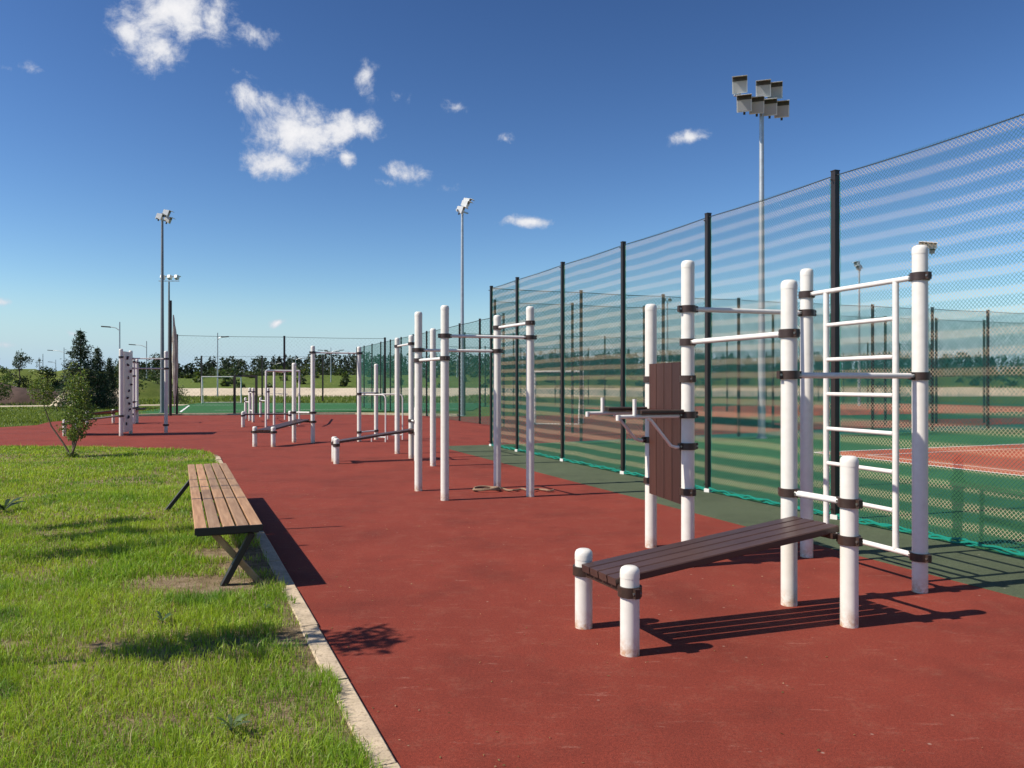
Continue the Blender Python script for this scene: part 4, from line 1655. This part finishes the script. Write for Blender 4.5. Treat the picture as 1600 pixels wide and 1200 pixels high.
# ------------------------------------------------------------------ grass
def blades(pos, length, width, lean, cols, seg_bend=.5):
    """tapered two-segment blades"""
    n = len(pos)
    a = RNG.uniform(0, 6.283, n)
    side = np.stack([np.cos(a), np.sin(a), np.zeros(n)], 1)
    la = RNG.uniform(0, 6.283, n)
    ld = np.stack([np.cos(la), np.sin(la), np.zeros(n)], 1) * lean[:, None]
    w = side * width[:, None] * .5
    up = np.array([[0, 0, 1.0]])
    mid = pos + up * (length * .55)[:, None] + ld * (length * .30)[:, None]
    tip = pos + up * (length * (1 - .35 * np.minimum(lean, 1.2)))[:, None] + ld * length[:, None]
    v = np.stack([pos - w, pos + w, mid + w * .8, mid - w * .8, tip + w * .12, tip - w * .12], 1).reshape(-1, 3)
    o = np.arange(n)[:, None] * 6
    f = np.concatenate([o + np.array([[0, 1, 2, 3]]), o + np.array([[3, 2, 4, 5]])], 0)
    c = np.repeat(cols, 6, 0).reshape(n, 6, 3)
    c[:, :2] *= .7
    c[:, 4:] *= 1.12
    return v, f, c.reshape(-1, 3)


def make_grass():
    # bands of depth: (y0, y1, density/m2, width scale)
    arrs = []
    for y0, y1, dens, ws in ((2.6, 4.2, 12500, .9), (4.2, 6, 8200, 1.0), (6, 8.5, 4600, 1.4), (8.5, 12, 2600, 1.9), (12, 16, 1400, 2.6), (16, 19.6, 950, 3.3)):
        xl = -.68 * y1 - .6
        xr = KR.x + (y0 - KR.y) * (KD.x / KD.y)
        n = int((xr - xl) * (y1 - y0) * dens)
        x = RNG.uniform(xl, xr, n)
        y = RNG.uniform(y0, y1, n)
        ok = in_lawn(x, y, -.035 * (vnoise(x, y, .16, 77) > .62)) & (x > -.70 * y - .5)
        # worn soil patches: by the bench legs, along the kerb, a few in the lawn
        bare = np.zeros(n)
        for cx, cy, rx, ry in ((-2.30, 5.98, .55, .28), (-2.45, 7.1, .42, .30), (-2.2, 6.6, .3, .25), (-2.35, 4.55, .14, .06), (-1.32, 4.75, .10, .2), (-2.9, 4.6, .12, .05)):
            bare = np.maximum(bare, np.clip(1.35 - np.hypot((x - cx) / rx, (y - cy) / ry), 0, 1))
        kx = KR.x + (y - KR.y) * (KD.x / KD.y) - .12
        bare = np.maximum(bare, np.clip(.55 - (kx - x) / .14 * .5, 0, 1) * (vnoise(x, y, .35, 8) > .45))
        clump = vnoise(x, y, .22, 1) * .55 + vnoise(x, y, .75, 2) * .45
        keep = RNG.uniform(0, 1, n) < np.clip(.35 + 1.1 * clump, 0, 1) * (1 - .97 * np.minimum(1, bare * 1.5))
        ok &= keep
        x, y, clump, bare = x[ok], y[ok], clump[ok], bare[ok]
        n = len(x)
        pos = np.stack([x, y, lawn_height(x, y) - .006], 1)
        tall = vnoise(x, y, 1.1, 4)
        ln = RNG.uniform(.030, .075, n) * (.6 + .8 * clump) * (.75 + .6 * tall) * (1 - .5 * bare)
        ln[RNG.uniform(0, 1, n) < .02] *= 1.8
        wd = RNG.uniform(.0026, .0052, n) * ws
        lean = np.abs(RNG.normal(.45, .32, n))
        hue = vnoise(x, y, .55, 12)
        dry = (vnoise(x, y, .9, 14) > .62) * .5
        g0 = np.array([.195, .35, .028])
        g1 = np.array([.375, .495, .050])
        col = g0[None] + (g1 - g0)[None] * np.clip(hue + RNG.normal(0, .25, n), 0, 1)[:, None]
        col *= RNG.uniform(.65, 1.25, n)[:, None]
        s_ = RNG.uniform(0, 1, n) < (.05 + .16 * dry + .4 * bare)
        col[s_] = np.array([.46, .38, .20])[None] * RNG.uniform(.6, 1.1, s_.sum())[:, None]
        dk = (vnoise(x, y, .42, 31) > .80)
        col[dk] *= np.array([.55, .7, .8])
        arrs.append(blades(pos, ln, wd, lean, col))
    v, f, c = join(arrs)
    print('lawn blades', len(f) // 2)
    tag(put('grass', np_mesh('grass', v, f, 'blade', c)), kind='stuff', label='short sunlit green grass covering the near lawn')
    # meadow grass beyond the path
    n = 60000
    y = 33 + 70 * RNG.uniform(0, 1, n) ** 1.7
    x = RNG.uniform(-1, 0, n) * (.70 * y) - .22 * y + 3
    kx = np.interp(y, [33, 40, 41, 66, 110], [-19.6, -18.5, -19, -27, -27])
    ok = x < kx
    x, y = x[ok], y[ok]
    # strip in front of the path corner on the far left
    n2 = 9000
    x2 = RNG.uniform(-34, -18.6, n2)
    y2 = RNG.uniform(28.6, 40, n2)
    x, y = np.concatenate([x, x2]), np.concatenate([y, y2])
    xb = RNG.uniform(-26, 3, 9000)
    yb = RNG.uniform(67, 98, 9000)
    x, y = np.concatenate([x, xb]), np.concatenate([y, yb])
    pathy = np.interp(x, [-70, -48, -38, -31, -22], [54, 56, 57, 59.5, 62])
    clear = ((x < -18.5) | (y > 66)) & ~((y < pathy + 1.6) & (y > pathy - 6.0))
    x, y = x[clear], y[clear]
    n = len(x)
    tall = vnoise(x, y, 4.0, 41)
    ln = RNG.uniform(.10, .26, n) * (.5 + tall) * np.where(y > 60, 1.5, .6)
    wd = RNG.uniform(.02, .05, n) * (y / 45)
    col = np.array([.14, .21, .034])[None] + np.array([.08, .06, .02])[None] * RNG.uniform(0, 1, n)[:, None]
    col *= RNG.uniform(.6, 1.2, n)[:, None]
    v, f, c = blades(np.stack([x, y, ground_height(x, y) - .06], 1), ln, wd, np.abs(RNG.normal(.35, .25, n)), col)
    tag(put('meadow_grass', np_mesh('meadow_grass', v, f, 'blade', c)), kind='stuff', label='longer rough grass beyond the red path')


make_grass()


# broad-leaved weeds in the lawn
def weed(x, y, r, n, label, col=(.07, .12, .045)):
    z0 = float(lawn_height(np.array([x]), np.array([y]))[0])
    t = root('weed_plant', (x, y, z0), label, 'weed', 'weeds in the lawn')
    mb = MB()
    mb.tube([(x, y, z0 - .01), (x, y, z0 + .03)], [.006, .003], 5)
    part(mb, 'stem', 'bark', t)
    for k in range(n):
        a = 6.283 * k / n + random.uniform(-.3, .3)
        L = r * random.uniform(.7, 1.15)
        d = Vector((math.cos(a), math.sin(a), 0))
        sd_ = Vector((-d.y, d.x, 0))
        rise = random.uniform(.6, 1.5)
        vs, fs = [], []
        for i, (t_, w_) in enumerate(((0, .06), (.3, .5), (.6, .8), (.85, .55), (1, .04))):
            c = Vector((x, y, z0 + .02)) + d * (L * t_) + Z * (L * rise * (t_ - .55 * t_ * t_))
            vs += [c - sd_ * (L * .14 * w_) + Z * .004, c + sd_ * (L * .14 * w_) + Z * (.004 + L * .06 * w_)]
        fs = [(2 * i, 2 * i + 1, 2 * i + 3, 2 * i + 2) for i in range(4)]
        vv = np.array([tuple(q) for q in vs])
        me = np_mesh('leaf', vv - np.array(WLOC[t.name])[None], np.array(fs), 'leaf', np.tile(np.array(col) * random.uniform(.7, 1.3), (len(vv), 1)), True)
        put('leaf', me, t, WLOC[t.name])


weed(-1.22, 3.45, .075, 14, 'broad-leaved weed rosette near the bottom of the kerb', (.11, .16, .075))
weed(-2.18, 4.95, .08, 9, 'dark broad-leaved weed in the shaded middle of the near lawn')
weed(-2.75, 4.12, .065, 9, 'small dark weed in the lower left of the lawn')
weed(-6.05, 9.45, .22, 16, 'large dark weed at the left edge of the lawn', (.04, .075, .03))
weed(-1.62, 5.22, .05, 8, 'small weed sprouting beside the kerb below the bench')
